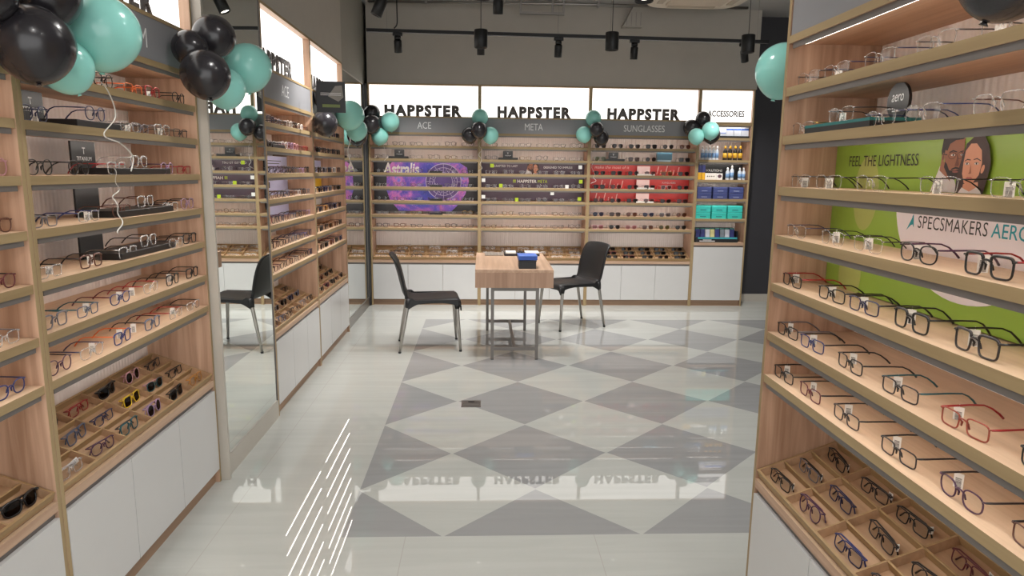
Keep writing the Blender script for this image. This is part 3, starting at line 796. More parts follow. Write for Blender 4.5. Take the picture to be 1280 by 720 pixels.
# the green-panel cabinet: frames read off the photo, counted from the far end
GR = 'eyeglasses on the shelves of the green-poster cabinet'
def R(shelf, items, raised=()): row(c_green, 'green-poster cabinet', 'far end', shelf, items, GR, raised=raised)
R(0, [(0.028 + 0.06, 'rimless', 'clear', None, 'dark'), (0.248, 'rimless', 'clear', None, 'navy', -1), (0.449, 'rimless', 'clear', None, 'navy'), (0.654, 'rimless', 'clear', None, 'dark'), (0.85, 'rimless', 'clear', None, 'dark', -1), (1.06, 'rimless', 'clear', None, 'black')])
R(1, [(0.08, 'rimless', 'clear', None, 'gold'), (0.27, 'rimless', 'clear', None, 'dark', -1), (0.479, 'rimless', 'clear', None, 'navy'), (0.635, 'rimless', 'clear', None, 'blue'), (0.855, 'rimless', 'clear', None, 'brown'), (1.07, 'rimless', 'clear', None, 'dark')], raised=(1,))
R(2, [(0.093, 'rimless', 'clear', None, 'dark', -1), (0.26, 'rimless', 'clear', None, 'black', -1), (0.467, 'rimless', 'clear', None, 'black'), (0.715, 'rimless', 'clear', None, 'black', -1), (0.926, 'rimless', 'clear', None, 'black', -1), (1.12, 'rimless', 'clear', None, 'dark')])
R(3, [(0.094, 'rimless', 'grey', None, 'navy'), (0.309, 'rimless', 'clear', None, 'black', -1), (0.48, 'rimless', 'clear', None, 'black', -1), (0.677, 'oval', 'black', None, 'purple', -1), (0.884, 'square', 'black', None, 'red', -1), (1.08, 'square', 'black')])
R(4, [(0.073 + 0.02, 'rectangular', 'black', None, 'red', -1), (0.332, 'rectangular', 'black', None, 'black', -1), (0.49, 'rectangular', 'navy', None, 'black', -1), (0.679, 'square', 'black', None, 'black', -1), (0.88, 'square', 'dark', None, 'black', -1), (1.08, 'rectangular', 'black')])
R(5, [(0.092, 'rectangular', 'black', None, 'grey', -1), (0.25, 'rectangular', 'blue', None, 'black', -1), (0.455, 'rectangular', 'black', None, 'black', -1), (0.667, 'rectangular', 'dark', None, 'teal', -1), (0.877, 'rectangular', 'orange-red', None, 'red', -1), (1.08, 'rectangular', 'black')])
R(6, [(0.09, 'rectangular', 'black', None, 'black', -1), (0.264, 'rectangular', 'dark red', None, 'black', -1), (0.462, 'rectangular', 'dark', None, 'black', -1), (0.687, 'rectangular', 'dark', None, 'black', -1), (0.892, 'oval', 'purple', None, 'dark', -1), (1.085, 'rectangular', 'brown', None, 'black', -1)])

GL = 'eyeglasses on the shelves of the cabinet before the mirrored pillar'
def Lr(shelf, items, raised=()): row(c_pillar, 'cabinet before mirrored pillar', 'pillar end', shelf, items, GL, reverse=True, raised=raised)
Lr(0, [(0.11, 'oval', 'black'), (0.31, 'round', 'grey'), (0.507, 'round', 'black'), (0.71, 'rectangular', 'orange'), (0.862, 'square', 'red', None, 'dark red', 1), (1.094, 'round', 'black')])
Lr(1, [(0.115, 'round', 'navy', None, 'navy', 1), (0.46, 'round', 'navy'), (0.63, 'rectangular', 'clear', None, None, 1), (0.745, 'rectangular', 'grey', None, 'black'), (0.921, 'square', 'clear', None, 'grey', 1), (1.09, 'rectangular', 'dark')], raised=(1,))
Lr(2, [(0.115, 'round', 'black'), (0.315, 'round', 'black'), (0.547, 'square', 'clear', None, 'red'), (0.735, 'square', 'clear'), (0.939, 'round', 'lilac', None, 'purple'), (1.10, 'rectangular', 'red')], raised=(3,))
Lr(3, [(0.108, 'rectangular', 'grey', None, 'black'), (0.346, 'rectangular', 'clear', None, 'blue', 1), (0.554, 'round', 'brown'), (0.76, 'square', 'clear', None, 'brown'), (0.946, 'rectangular', 'clear', None, 'black', 1), (1.11, 'round', 'lilac', None, 'black')], raised=(3,))
Lr(4, [(0.11, 'rectangular', 'clear', None, 'black', 1), (0.334, 'square', 'brown', None, 'dark', 1), (0.574, 'square', 'clear', None, 'silver'), (0.76, 'square', 'clear', None, 'dark'), (0.939, 'oval', 'clear', None, 'dark'), (1.11, 'square', 'black')], raised=(3,))
Lr(5, [(0.107, 'square', 'grey', None, 'teal', -1), (0.289, 'rectangular', 'grey-blue', None, 'teal', 1), (0.493, 'oval', 'blue', None, 'dark red', 1), (0.724, 'oval', 'clear', None, 'red', -1), (0.915, 'square', 'black', None, 'black', 1), (1.11, 'square', 'black')])
Lr(6, [(0.111, 'round', 'purple', None, 'dark'), (0.289, 'oval', 'clear', None, 'navy', 1), (0.486, 'square', 'blue', None, 'orange', 1), (0.714, 'square', 'grey-blue', None, 'dark', -1), (0.923, 'rectangular', 'clear', None, 'red', 1), (1.10, 'rectangular', 'clear', None, 'black')])
GE = 'eyeglasses in the cabinet cut by the photo edge'
for s, (x, st, col, tc) in {2: (1.12, 'round', 'pink', 'pink'), 3: (1.11, 'oval', 'brown', 'brown'), 4: (1.10, 'oval', 'dark red', 'black'), 5: (1.09, 'rectangular', 'clear', 'grey'), 6: (1.09, 'oval', 'blue', 'navy')}.items():
    eyeglasses(shelf_pos(c_edge, s, x), st, col, f"{col} {st} eyeglasses on the {SH[s]} of the cabinet cut by the photo edge", 'clear', tc, group=GE)

# trays
def tray_pos(c, col, rw, dx=0.0, yaw=0.0, lean=-0.5):
    W, Dp, cols, rows, y0 = c.tray
    return (c.mat @ Matrix.Translation((0.022, y0, c.ct + 0.003)) @ Matrix.Rotation(TRAY_A, 4, 'X')
            @ Matrix.Translation((W * (col + 0.5) / cols + dx, Dp * (rw + 0.22) / rows + 0.006, 0.0075)) @ Matrix.Rotation(yaw, 4, 'Z') @ Matrix.Rotation(lean, 4, 'X'))
TR = ['front row', 'middle row', 'back row']
def tray_row(c, cname, end, rw, items, group, ncols=6, reverse=False, parts=True, sun=False):
    for col, st, colr, *rest in items:
        tint = rest[0] if rest and rest[0] else 'clear'; tcol = rest[1] if len(rest) > 1 else None; tg = rest[2] if len(rest) > 2 else 0
        k = (ncols - 1 - col) if reverse else col
        sg = sun or tint != 'clear'
        where = f"{ORD[k]} compartment from {end}, {TR[rw]} of tray, {cname}"
        eyeglasses(tray_pos(c, col, rw, random.uniform(-0.012, 0.012), random.uniform(-0.12, 0.12)), st, colr, glabel(colr, st, sg, where), tint, tcol, True, parts, tg, group, sg)

tray(c_green, 'compartment tray of folded eyeglasses in the green-poster cabinet')
TG = 'folded eyeglasses in the tray of the green-poster cabinet'
tray_row(c_green, 'green-poster cabinet', 'far end', 0, [(0, 'rectangular', 'black', None, None, 1), (1, 'round', 'purple'), (2, 'rectangular', 'navy', None, 'blue'), (3, 'rectangular', 'dark'), (4, 'square', 'black')], TG)
tray_row(c_green, 'green-poster cabinet', 'far end', 1, [(0, 'rectangular', 'grey', None, 'black', 1), (1, 'rectangular', 'navy'), (2, 'rectangular', 'dark', None, 'black', 1), (3, 'oval', 'black', None, 'black', 1), (4, 'rectangular', 'black')], TG)
tray_row(c_green, 'green-poster cabinet', 'far end', 2, [(0, 'rectangular', 'black', None, None, 1), (1, 'rectangular', 'dark', None, 'black', 1), (2, 'rectangular', 'black', None, None, 1), (3, 'rectangular', 'dark red', None, None, 1), (4, 'square', 'black')], TG)
tray(c_pillar, 'compartment tray of bright sunglasses in the cabinet before the mirrored pillar')
TL = 'folded eyewear in the tray of the cabinet before the mirrored pillar'
nm, en = 'cabinet before pillar', 'pillar end'
tray_row(c_pillar, nm, en, 2, [(5, 'rectangular', 'dark'), (4, 'round', 'pink', 'dark'), (3, 'wraparound', 'black', 'dark'), (2, 'rectangular', 'red'), (1, 'round', 'black'), (0, 'square', 'grey')], TL, reverse=True)
tray_row(c_pillar, nm, en, 1, [(5, 'rectangular', 'black'), (4, 'oval', 'teal', 'dark', 'pink'), (3, 'square', 'yellow', 'dark'), (2, 'rectangular', 'navy'), (1, 'square', 'grey-blue'), (0, 'square', 'dark')], TL, reverse=True)
tray_row(c_pillar, nm, en, 0, [(5, 'oval', 'amber'), (4, 'square', 'black', 'dark'), (3, 'round', 'lilac', 'dark'), (2, 'square', 'teal', None, 'dark'), (1, 'oval', 'purple'), (0, 'rectangular', 'clear', None, None, 1)], TL, reverse=True)
tray(c_edge, 'compartment tray with black sunglasses in the cabinet cut by the photo edge')
tray_row(c_edge, 'edge-cut cabinet', 'far end', 0, [(5, 'wraparound', 'black', 'dark')], 'sunglasses in the tray of the edge cabinet', reverse=True)

# farther rows: one mesh each, colours picked per shelf
def spread(n, w, m=0.10): return [m + (w - 2 * m) * i / (n - 1) for i in range(n)]
PAL_LILAC = [['grey', 'navy', 'grey', 'dark', 'white', 'black', 'white', 'brown'], ['black', 'grey', 'black', 'white', 'lilac', 'pink', 'dark red', 'red'], ['black', 'navy', 'purple', 'black', 'dark', 'grey', 'lilac', 'black'],
             ['grey', 'brown', 'dark', 'grey-blue', 'brown', 'white', 'dark', 'grey'], ['red', 'dark', 'navy', 'dark red', 'grey-blue', 'dark', 'brown', 'lilac'], ['black', 'brown', 'black', 'navy', 'grey', 'navy', 'blue', 'navy'], ['black', 'dark red', 'black', 'brown', 'grey', 'brown', 'black', 'navy']]
ST_A = ['rectangular', 'square', 'oval', 'rectangular', 'round', 'square', 'cat-eye', 'rectangular']
for s, pal in enumerate(PAL_LILAC):
    row(c_lilac, 'lilac-poster cabinet', 'far end', s, [(x, ST_A[(i + s) % 8], pal[i]) for i, x in enumerate(spread(8, 1.123, 0.085))], 'eyeglasses on the shelves of the lilac-poster cabinet', reverse=True, parts=False)
PAL_Y = [['black', 'dark', 'grey', 'black', 'navy', 'black'], ['dark red', 'black', 'black', 'dark', 'black', 'black'], ['black', 'black', 'grey', 'dark', 'white', 'black'], ['white', 'black', 'navy', 'grey', 'black', 'black'],
         ['black', 'dark', 'amber', 'black', 'navy', 'black'], ['black', 'dark', 'black', 'tortoiseshell', 'tortoiseshell', 'black'], ['navy', 'black', 'dark', 'dark red', 'black', 'navy']]
ST_B = ['square', 'aviator', 'wraparound', 'square', 'cat-eye', 'square']
for s, pal in enumerate(PAL_Y):
    row(c_yellow, 'yellow-poster cabinet', 'far end', s, [(x, ST_B[(i + s) % 6], pal[i], ['dark', 'smoke', 'dark', 'brown', 'dark', 'blue'][(i + s) % 6]) for i, x in enumerate(spread(6, 1.15, 0.12))], 'sunglasses on the shelves of the yellow-poster cabinet', reverse=True, parts=False, sun=True)
tray(c_lilac, 'compartment tray of dark eyewear in the lilac-poster cabinet')
tray(c_yellow, 'compartment tray of dark sunglasses in the yellow-poster cabinet')
for rw in range(3):
    tray_row(c_lilac, 'lilac-poster cabinet', 'far end', rw, [(k, ST_A[(k + rw) % 8], ['navy', 'grey-blue', 'black', 'dark', 'grey', 'black'][(k + rw * 2) % 6], 'dark' if rw == 1 else None) for k in range(6) if not (rw == 2 and k in (3, 4))], 'folded eyewear in the tray of the lilac-poster cabinet', reverse=True, parts=False)
    tray_row(c_yellow, 'yellow-poster cabinet', 'far end', rw, [(k, ST_B[(k + rw) % 6], ['black', 'dark', 'dark red', 'black', 'brown', 'black'][(k + rw) % 6], 'dark') for k in range(6)], 'folded sunglasses in the tray of the yellow-poster cabinet', reverse=True, parts=False)

END_B = 'mirror end'
PAL_T = ['dark', 'silver', 'dark', 'gold', 'dark', 'grey']
for s in range(7):
    xs = spread(6, 1.22, 0.13)
    its = []
    for i, x in enumerate(xs):
        if s == 1 and i == 1: continue
        st = ['rimless', 'oval', 'rectangular', 'rimless', 'round', 'rectangular'][(i + s) % 6]
        col = 'clear' if st == 'rimless' else PAL_T[(i * 2 + s) % 6]
        if s == 6 and i in (0, 1, 4): st, col = 'square', ['dark', 'tortoiseshell', 'x', 'x', 'black'][i]
        its.append((x, st, col, None, 'dark' if st == 'rimless' else None))
    row(c_galaxy, 'galaxy-poster cabinet', END_B, s, its, 'eyeglasses on the shelves of the galaxy-poster cabinet', parts=False)
for s in range(7):
    its = []
    for i, x in enumerate(spread(6, 1.22, 0.13)):
        if s == 1 and i == 1: continue
        st = ['rectangular', 'rimless', 'oval', 'rimless', 'rectangular', 'round'][(i + s * 2) % 6]
        col = 'silver' if (s in (2, 3, 4) and st != 'rimless') else ('clear' if st == 'rimless' else ['gold', 'dark', 'silver'][(i + s) % 3])
        its.append((x, st, col, None, 'silver' if s in (2, 3, 4) else 'dark'))
    row(c_purple, 'purple-poster cabinet', END_B, s, its, 'eyeglasses on the shelves of the purple-poster cabinet', parts=False)
SUNC = [['dark', 'black', 'dark', 'black', 'dark', 'brown'], ['green', 'black', 'dark', 'brown', 'white', 'dark'], ['black', 'black', 'dark', 'brown', 'gold', 'black'], ['black', 'dark', 'black', 'black', 'white', 'black'], ['dark', 'black', 'black', 'grey', 'black', 'dark'],
        ['navy', 'dark', 'brown', 'navy', 'silver', 'tortoiseshell'], ['pink', 'black', 'pink', 'silver', 'gold', 'black']]
SUNT = [['dark'] * 5 + ['brown'], ['green', 'dark', 'smoke', 'dark', 'smoke', 'dark'], ['dark', 'dark', 'dark', 'smoke', 'brown', 'dark'], ['dark', 'smoke', 'dark', 'dark', 'smoke', 'dark'], ['smoke', 'dark', 'dark', 'smoke', 'dark', 'smoke'],
        ['blue', 'smoke', 'brown', 'blue', 'smoke', 'brown'], ['rose', 'dark', 'rose', 'brown', 'green', 'dark']]
for s in range(7):
    its = []
    for i, x in enumerate(spread(6, 1.22, 0.13)):
        if s == 1 and i in (1, 4): continue
        its.append((x, ['square', 'aviator', 'cat-eye', 'square', 'round', 'aviator'][(i + s) % 6], SUNC[s][i], SUNT[s][i]))
    row(c_red, 'red-poster cabinet', END_B, s, its, 'sunglasses on the shelves of the red-poster cabinet', parts=False, sun=True)
tray(c_galaxy, 'compartment tray of eyewear in the galaxy-poster cabinet')
tray(c_purple, 'compartment tray of eyewear in the purple-poster cabinet, behind the table')
tray(c_red, 'compartment tray of dark sunglasses in the red-poster cabinet')
for rw in range(3):
    tray_row(c_galaxy, 'galaxy-poster cabinet', END_B, rw, [(k, ['rectangular', 'oval', 'square'][(k + rw) % 3], ['clear', 'white', 'dark', 'silver'][(k + rw) % 4]) for k in range(6) if not (rw == 2 and k == 0)], 'folded eyeglasses in the tray of the galaxy-poster cabinet', parts=False)
    tray_row(c_purple, 'purple-poster cabinet', END_B, rw, [(k, ['oval', 'rectangular', 'round'][(k + rw) % 3], ['white', 'clear', 'silver', 'brown'][(k + rw) % 4]) for k in range(6)], 'folded eyeglasses in the tray of the purple-poster cabinet', parts=False)
    tray_row(c_red, 'red-poster cabinet', END_B, rw, [(k, ['square', 'aviator', 'wraparound'][(k + rw) % 3], ['black', 'dark', 'dark red', 'black', 'brown', 'black'][(k + rw) % 6], 'dark') for k in range(6)], 'folded sunglasses in the tray of the red-poster cabinet', parts=False)

# ---------------------------------------------------------------- stands, risers and cards on the shelves
def card_stand(c, shelf, cx, label, w=0.15, h=0.105, yc=0.17, words=('T', 'TITANIUM'), basex=None, basew=0.27, baseh=0.024):
    t = thing('brand_stand', label, 'display stand', c.mat @ Vector((cx, 0.02, c.zs[shelf])), c.rz, 'black brand stands on the shelves')
    bm = bmesh.new(); box(bm, -w / 2, w / 2, yc - 0.02, yc - 0.012, 0.0005, h); chamfer(bm, 0.001, 1); cd = obj('card', bm, M_BLACK, t)
    if words:
        text('card_letters', words[0], M_WHITE, cd, 0, h * 0.72, yc - 0.0206, None, h * 0.20, bold=0.02)
        text('card_letters', words[1], M_WHITE, cd, 0, h * 0.48, yc - 0.0206, w * 0.62, None)
    bx = basex if basex is not None else 0
    bm = bmesh.new(); box(bm, bx - basew / 2, bx + basew / 2, 0.008, yc - 0.021, 0.0005, baseh); chamfer(bm, 0.0015, 1); obj('riser', bm, M_BLACK, t)
    return t
card_stand(c_pillar, 1, 0.32, 'black card stand with riser, second shelf, cabinet before mirrored pillar', 0.13, 0.11, basex=0.14, basew=0.28)
for s, ex in ((2, 'third'), (3, 'fourth'), (4, 'fifth')):
    card_stand(c_pillar, s, 0.59, f'black card stand with riser, {ex} shelf, cabinet before mirrored pillar', 0.15, 0.118, words=None if s != 2 else ('T', 'TITANIUM'), basex=0.15, basew=0.44)
card_stand(c_galaxy, 1, 0.32, 'black card stand on the second shelf of the galaxy-poster cabinet', 0.11, 0.10, basew=0.22, yc=0.14)
card_stand(c_purple, 1, 0.32, 'black card stand on the second shelf of the purple-poster cabinet', 0.11, 0.10, basew=0.22, yc=0.14)
card_stand(c_red, 1, 0.30, 'black card stand on the second shelf of the red-poster cabinet', 0.11, 0.10, basew=0.22, yc=0.14)
card_stand(c_lilac, 1, 0.36, 'black card stand on the second shelf of the lilac-poster cabinet', 0.13, 0.10, words=None, basew=0.25, yc=0.20)
# disc stand with teal-topped riser
t = thing('disc_stand', 'black disc stand on a teal-topped riser in the green-poster cabinet', 'display stand', c_green.mat @ Vector((0.27, 0.02, c_green.zs[1])), c_green.rz)
bm = bmesh.new(); box(bm, -0.17, 0.17, 0.010, 0.14, 0.0005, 0.018); obj('riser', bm, M_BLACK, t)
bm = bmesh.new(); box(bm, -0.17, 0.17, 0.010, 0.14, 0.018, 0.0258); obj('riser_top', bm, flat('teal_board', (26, 104, 104), 0.4), t)
bm = bmesh.new()
for k in range(32): pass
n = 32; A = [bm.verts.new((0.10 + 0.046 * math.cos(2 * PI * k / n), 0.118, 0.072 + 0.047 * math.sin(2 * PI * k / n))) for k in range(n)]; B = [bm.verts.new((v.co.x, 0.126, v.co.z)) for v in A]
bm.faces.new(A); bm.faces.new(list(reversed(B)))
for k in range(n): bm.faces.new((A[k], B[k], B[(k + 1) % n], A[(k + 1) % n]))
d_ = obj('disc', bm, M_BLACK, t)
text('disc_letters', 'aero', M_WHITE, d_, 0.10, 0.080, 0.1173, 0.05, 0.018, shear=0.2)
bm = bmesh.new(); box(bm, 0.08, 0.12, 0.1174, 0.1178, 0.046, 0.049); obj('disc_line', bm, M_WHITE, d_)
# black risers with sunglasses on the galaxy cabinet's edge
for s in (2, 3, 4, 5):
    t = obj('riser', mesh_of('riser', (lambda b: (box(b, -0.068, 0.068, 0, 0.10, 0.0005, 0.022), b)[1])(bmesh.new()), M_BLACK), None, None, c_galaxy.mat @ Vector((0.735, 0.028, c_galaxy.zs[s])))
    t.name = 'display_riser'; tag(t, f"low black riser, {SH[s]} of the galaxy-poster cabinet", 'riser', 'black risers in the galaxy-poster cabinet')
# white risers with pale cards on the red cabinet
for s in (2, 3, 4):
    t = thing('white_riser', f"white riser with pale card, {SH[s]} of the red-poster cabinet", 'riser', c_red.mat @ Vector((0.66, 0.02, c_red.zs[s])), 0, 'white risers in the red-poster cabinet')
    bm = bmesh.new(); box(bm, -0.10, 0.10, 0.010, 0.13, 0.0005, 0.018); obj('base', bm, M_PAPER, t)
    bm = bmesh.new(); box(bm, -0.08, 0.07, 0.122, 0.128, 0.018, 0.105); obj('card', bm, flat('pale_card', (226, 196, 194), 0.5), t)
# lime and white square cards
def square_card(c, x, z, colr, label):
    bm = bmesh.new(); box(bm, -0.020, 0.020, -0.0015, 0, -0.020, 0.020); o = obj('square_card', bm, M_LIME if colr == 'lime' else M_PAPER, None, c.mat @ Vector((x, 0.012, z)), (0, 0, c.rz))
    tag(o, label, 'card', 'square price cards of the purple-poster cabinet')
for x, z, colr, lb in ((0.14, 1.586, 'lime', 'lime square card high at the mirror end of the purple-poster cabinet'), (1.13, 1.580, 'white', 'white square card at the top far corner of the purple poster'), (0.045, 1.425, 'white', 'white square card at the mirror end, fourth shelf, purple-poster cabinet'),
                       (0.24, 1.366, 'lime', 'lime square card on the fourth shelf, mirror end, purple-poster cabinet'), (1.14, 1.42, 'lime', 'lime square card above the fourth shelf, red-poster side, purple-poster cabinet'), (0.985, 1.362, 'white', 'white square card standing on the fourth shelf of the purple-poster cabinet'),
                       (0.045, 1.240, 'white', 'white square card at the mirror end, fifth shelf, purple-poster cabinet'), (0.42, 1.212, 'lime', 'lime square card on the fifth shelf, mid purple-poster cabinet'), (0.82, 1.287, 'white', 'white square card high above the fifth shelf, purple-poster cabinet'), (1.13, 1.226, 'lime', 'lime square card on the fifth shelf, red-poster side, purple-poster cabinet')):
    square_card(c_purple, x, z, colr, lb)
# blue display box on the red cabinet's second shelf
t = thing('display_box', 'blue-grey box standing on the second shelf of the red-poster cabinet', 'box', c_red.mat @ Vector((0.86, 0.02, c_red.zs[1])), 0)
bm = bmesh.new(); box(bm, -0.085, 0.085, 0.0, 0.06, 0.02, 0.114); chamfer(bm, 0.003, 1); obj('body', bm, flat('box_bluegrey', (78, 116, 134), 0.35), t)
bm = bmesh.new(); box(bm, -0.075, 0.075, 0.0, 0.06, 0.0005, 0.02); obj('clear_foot', bm, flat('box_foot', (170, 196, 210), 0.3), t)

# ---------------------------------------------------------------- accessories
A = c_acc
def apos(x, s, y=0.03): return A.mat @ Vector((x, y, A.zs[s] + 0.0005))
t = thing('lens_box_rack', 'black rack at the top of the accessories cabinet holding lens cartons', 'rack', apos(0.33, 0), 0)
bm = bmesh.new(); box(bm, -0.26, 0.26, 0.0, 0.16, 0.0, 0.022); obj('base', bm, M_BLACK, t)
bm = bmesh.new(); box(bm, -0.26, 0.26, 0.15, 0.16, 0.022, 0.12); obj('back', bm, M_BLACK, t)
for i in range(6):
    o = thing('lens_carton', f"white and blue lens carton, {ORD[i]} from the balloons, in black rack", 'carton', apos(0.33 - 0.215 + 0.086 * i, 0, 0.05), 0, 'lens cartons in the black rack')
    bm = bmesh.new(); box(bm, -0.041, 0.041, 0, 0.07, 0.0225, 0.118); obj('box_body', bm, flat('carton_white', (226, 230, 240), 0.4), o)
    bm = bmesh.new(); box(bm, -0.041, 0.041, -0.001, 0.0, 0.085 if i > 2 else 0.05, 0.105 if i > 2 else 0.058); obj('blue_band', bm, flat('carton_blue', (80, 120, 210), 0.4), o)
def bottle(x, s, h, r, body, cap, label, group, y=0.06):
    t = thing('bottle', label, 'bottle', apos(x, s, y), 0, group)
    bm = bmesh.new(); lathe(bm, [(r * 0.92, 0), (r, h * 0.03), (r, h * 0.62), (r * 0.85, h * 0.70), (r * 0.45, h * 0.76), (r * 0.45, h * 0.80)], 14); obj('bottle_body', bm, body, t)
    bm = bmesh.new(); lathe(bm, [(r * 0.55, h * 0.80), (r * 0.55, h * 0.93), (r * 0.3, h * 0.97), (r * 0.22, h)], 14); obj('cap', bm, cap, t)
    bm = bmesh.new(); lathe(bm, [(r * 1.01, h * 0.15), (r * 1.01, h * 0.5)], 14); obj('bottle_label', bm, flat('bottle_label_blue', (120, 160, 205), 0.4) if cap == M_PAPER else flat('bottle_label_gold', (226, 176, 50), 0.4), t)
WB = flat('bottle_white', (214, 222, 232), 0.35); YB_ = flat('bottle_black', (36, 32, 28), 0.35); YC = flat('cap_gold', (226, 168, 40), 0.35)
for i in range(5): bottle(0.075 + 0.042 * i, 1, 0.155, 0.019, WB, M_PAPER, f"white lens solution bottle, {ORD[i]} from the red-poster cabinet side", 'white solution bottles')
for i in range(4): bottle(0.335 + 0.058 * i, 1, 0.16, 0.024, YB_, YC, f"black and gold bottle, {ORD[i]} from the white bottles", 'black and gold bottles')
t = thing('solutions_board', 'black board with white wording on the accessories cabinet third shelf', 'sign board', apos(0.30, 2, 0.12), 0)
bm = bmesh.new(); box(bm, -0.26, 0.26, 0, 0.008, 0, 0.175); bd = obj('board', bm, M_BLACK, t)
text('board_letters', 'SOLUTIONS', M_WHITE, bd, -0.06, 0.105, -0.001, 0.19, 0.026)
t = thing('info_card', 'small white card with four dark dots before the black board', 'card', apos(0.20, 2, 0.10), 0)
bm = bmesh.new(); box(bm, -0.065, 0.065, 0, 0.004, 0, 0.075); obj('card_body', bm, M_PAPER, t)
bm = bmesh.new(); [disc(bm, -0.036 + 0.024 * i, 0.038, 0.007, 0.007, -0.0006) for i in range(4)]; obj('dots', bm, M_INK, t)
t = thing('pack', 'small white pack with a dark picture before the black board', 'carton', apos(0.30, 2, 0.09), 0)
bm = bmesh.new(); box(bm, -0.033, 0.033, 0, 0.025, 0, 0.072); obj('box_body', bm, M_PAPER, t)
bm = bmesh.new(); disc(bm, 0, 0.04, 0.022, 0.02, -0.0006); obj('picture', bm, flat('pack_print', (90, 60, 74), 0.5, noise=0.2), t)
for i in range(2):
    t = thing('carton', f"blue and yellow upright carton, {ORD[i]} beside the black solutions board", 'carton', apos(0.055 + 0.042 * i, 2, 0.05), 0, 'blue and yellow cartons')
    bm = bmesh.new(); box(bm, -0.019, 0.019, 0, 0.04, 0.08, 0.16); obj('upper_half', bm, flat('carton_indigo', (60, 64, 120), 0.4), t)
    bm = bmesh.new(); box(bm, -0.019, 0.019, 0, 0.04, 0, 0.08); obj('lower_half', bm, flat('carton_yellow', (230, 176, 40), 0.4), t)
for i, x in enumerate((0.375, 0.425)): bottle(x, 2, 0.14 + 0.025 * i, 0.021, WB, M_PAPER, f"white spray bottle, {ORD[i]} of the pair before the black board", 'spray bottles', 0.05)
for i, x in enumerate((0.515, 0.56)): bottle(x, 2, 0.14, 0.020, WB, M_PAPER, f"white bottle by the cabinet's charcoal-wall side, {ORD[i]} from black board", 'end bottles', 0.05)
def case(x, s, z, w, d, h, mat, label, group, dark):
    t = thing('glasses_case', label, 'box', apos(x, s) + Vector((0, 0, z)), 0, group)
    bm = bmesh.new(); box(bm, -w / 2, w / 2, 0, d, 0, h * 0.62); chamfer(bm, 0.003, 1); obj('box_body', bm, mat, t)
    bm = bmesh.new(); box(bm, -w / 2 - 0.001, w / 2 + 0.001, -0.001, d, h * 0.62, h); chamfer(bm, 0.003, 1); obj('lid', bm, mat, t)
    bm = bmesh.new(); box(bm, -w * 0.2, w * 0.2, -0.0018, -0.001, h * 0.28, h * 0.40); obj('print_line', bm, dark, t)
NAVY = flat('case_navy', (66, 76, 130), 0.4); TEALC = flat('case_teal', (58, 196, 184), 0.4)
for k in range(3):
    for j in range(2):
        case(0.115 + 0.185 * k, 3, j * 0.068, 0.165, 0.16, 0.066, NAVY, f"navy glasses box, {'upper' if j else 'lower'} of the {ORD[k]} stack from red-poster cabinet", 'navy boxes in the accessories cabinet', flat('case_print_pale', (150, 156, 190), 0.5))
        case(0.115 + 0.185 * k, 4, j * 0.076, 0.170, 0.16, 0.074, TEALC, f"teal glasses box, {'upper' if j else 'lower'} of the {ORD[k]} stack from red-poster cabinet", 'teal boxes in the accessories cabinet', flat('case_print_dark', (28, 110, 110), 0.5))
bz = A.ct
t = thing('pouch_bin', 'black bin with a teal stripe on the accessories cabinet counter', 'bin', A.mat @ Vector((0.29, 0.03, bz + 0.0005)), 0)
bm = bmesh.new(); box(bm, -0.25, 0.25, 0, 0.008, 0, 0.062); box(bm, -0.25, 0.25, 0.19, 0.198, 0, 0.16); box(bm, -0.25, -0.242, 0.008, 0.19, 0, 0.13); box(bm, 0.242, 0.25, 0.008, 0.19, 0, 0.13); box(bm, -0.242, 0.242, 0.008, 0.19, 0, 0.01); bb = obj('bin_body', bm, M_BLACK, t)
bm = bmesh.new(); box(bm, -0.22, 0.24, -0.002, 0, 0.042, 0.060); obj('teal_stripe', bm, flat('stripe_teal', (60, 170, 180), 0.4), t)
bm = bmesh.new(); box(bm, -0.16, -0.06, -0.002, -0.0002, 0.026, 0.032); box(bm, -0.20, -0.02, -0.002, -0.0002, 0.012, 0.020); obj('white_print', bm, M_WHITE, t)
PC = [(52, 58, 120), (52, 58, 120), (200, 204, 214), (220, 214, 150), (52, 58, 120), (120, 130, 140), (206, 210, 220), (52, 58, 120)]
PN = ['navy', 'navy', 'white', 'cream', 'navy', 'grey', 'white', 'navy']
for i in range(8):
    o = thing('pouch', f"{PN[i]} pouch, {ORD[i]} from the red-poster cabinet, in black bin", 'pouch', A.mat @ Vector((0.29 - 0.205 + 0.0585 * i, 0.085, bz + 0.0115)), random.uniform(-0.1, 0.1), 'cloth pouches in the bin')
    bm = bmesh.new(); vs = box(bm, -0.026, 0.026, 0, 0.05, 0, 0.135); vs[4].co.y += 0.02; vs[5].co.y += 0.02; vs[6].co.y -= 0.005; vs[7].co.y -= 0.005; chamfer(bm, 0.004, 2); obj('pouch_body', bm, flat(f'pouch_{PN[i]}', PC[i], 0.5), o)
    bm = bmesh.new(); box(bm, -0.024, 0.024, 0.02, 0.045, 0.135, 0.15); chamfer(bm, 0.003, 1); obj('pouch_flap', bm, flat('pouch_green', (60, 120, 110), 0.5), o)

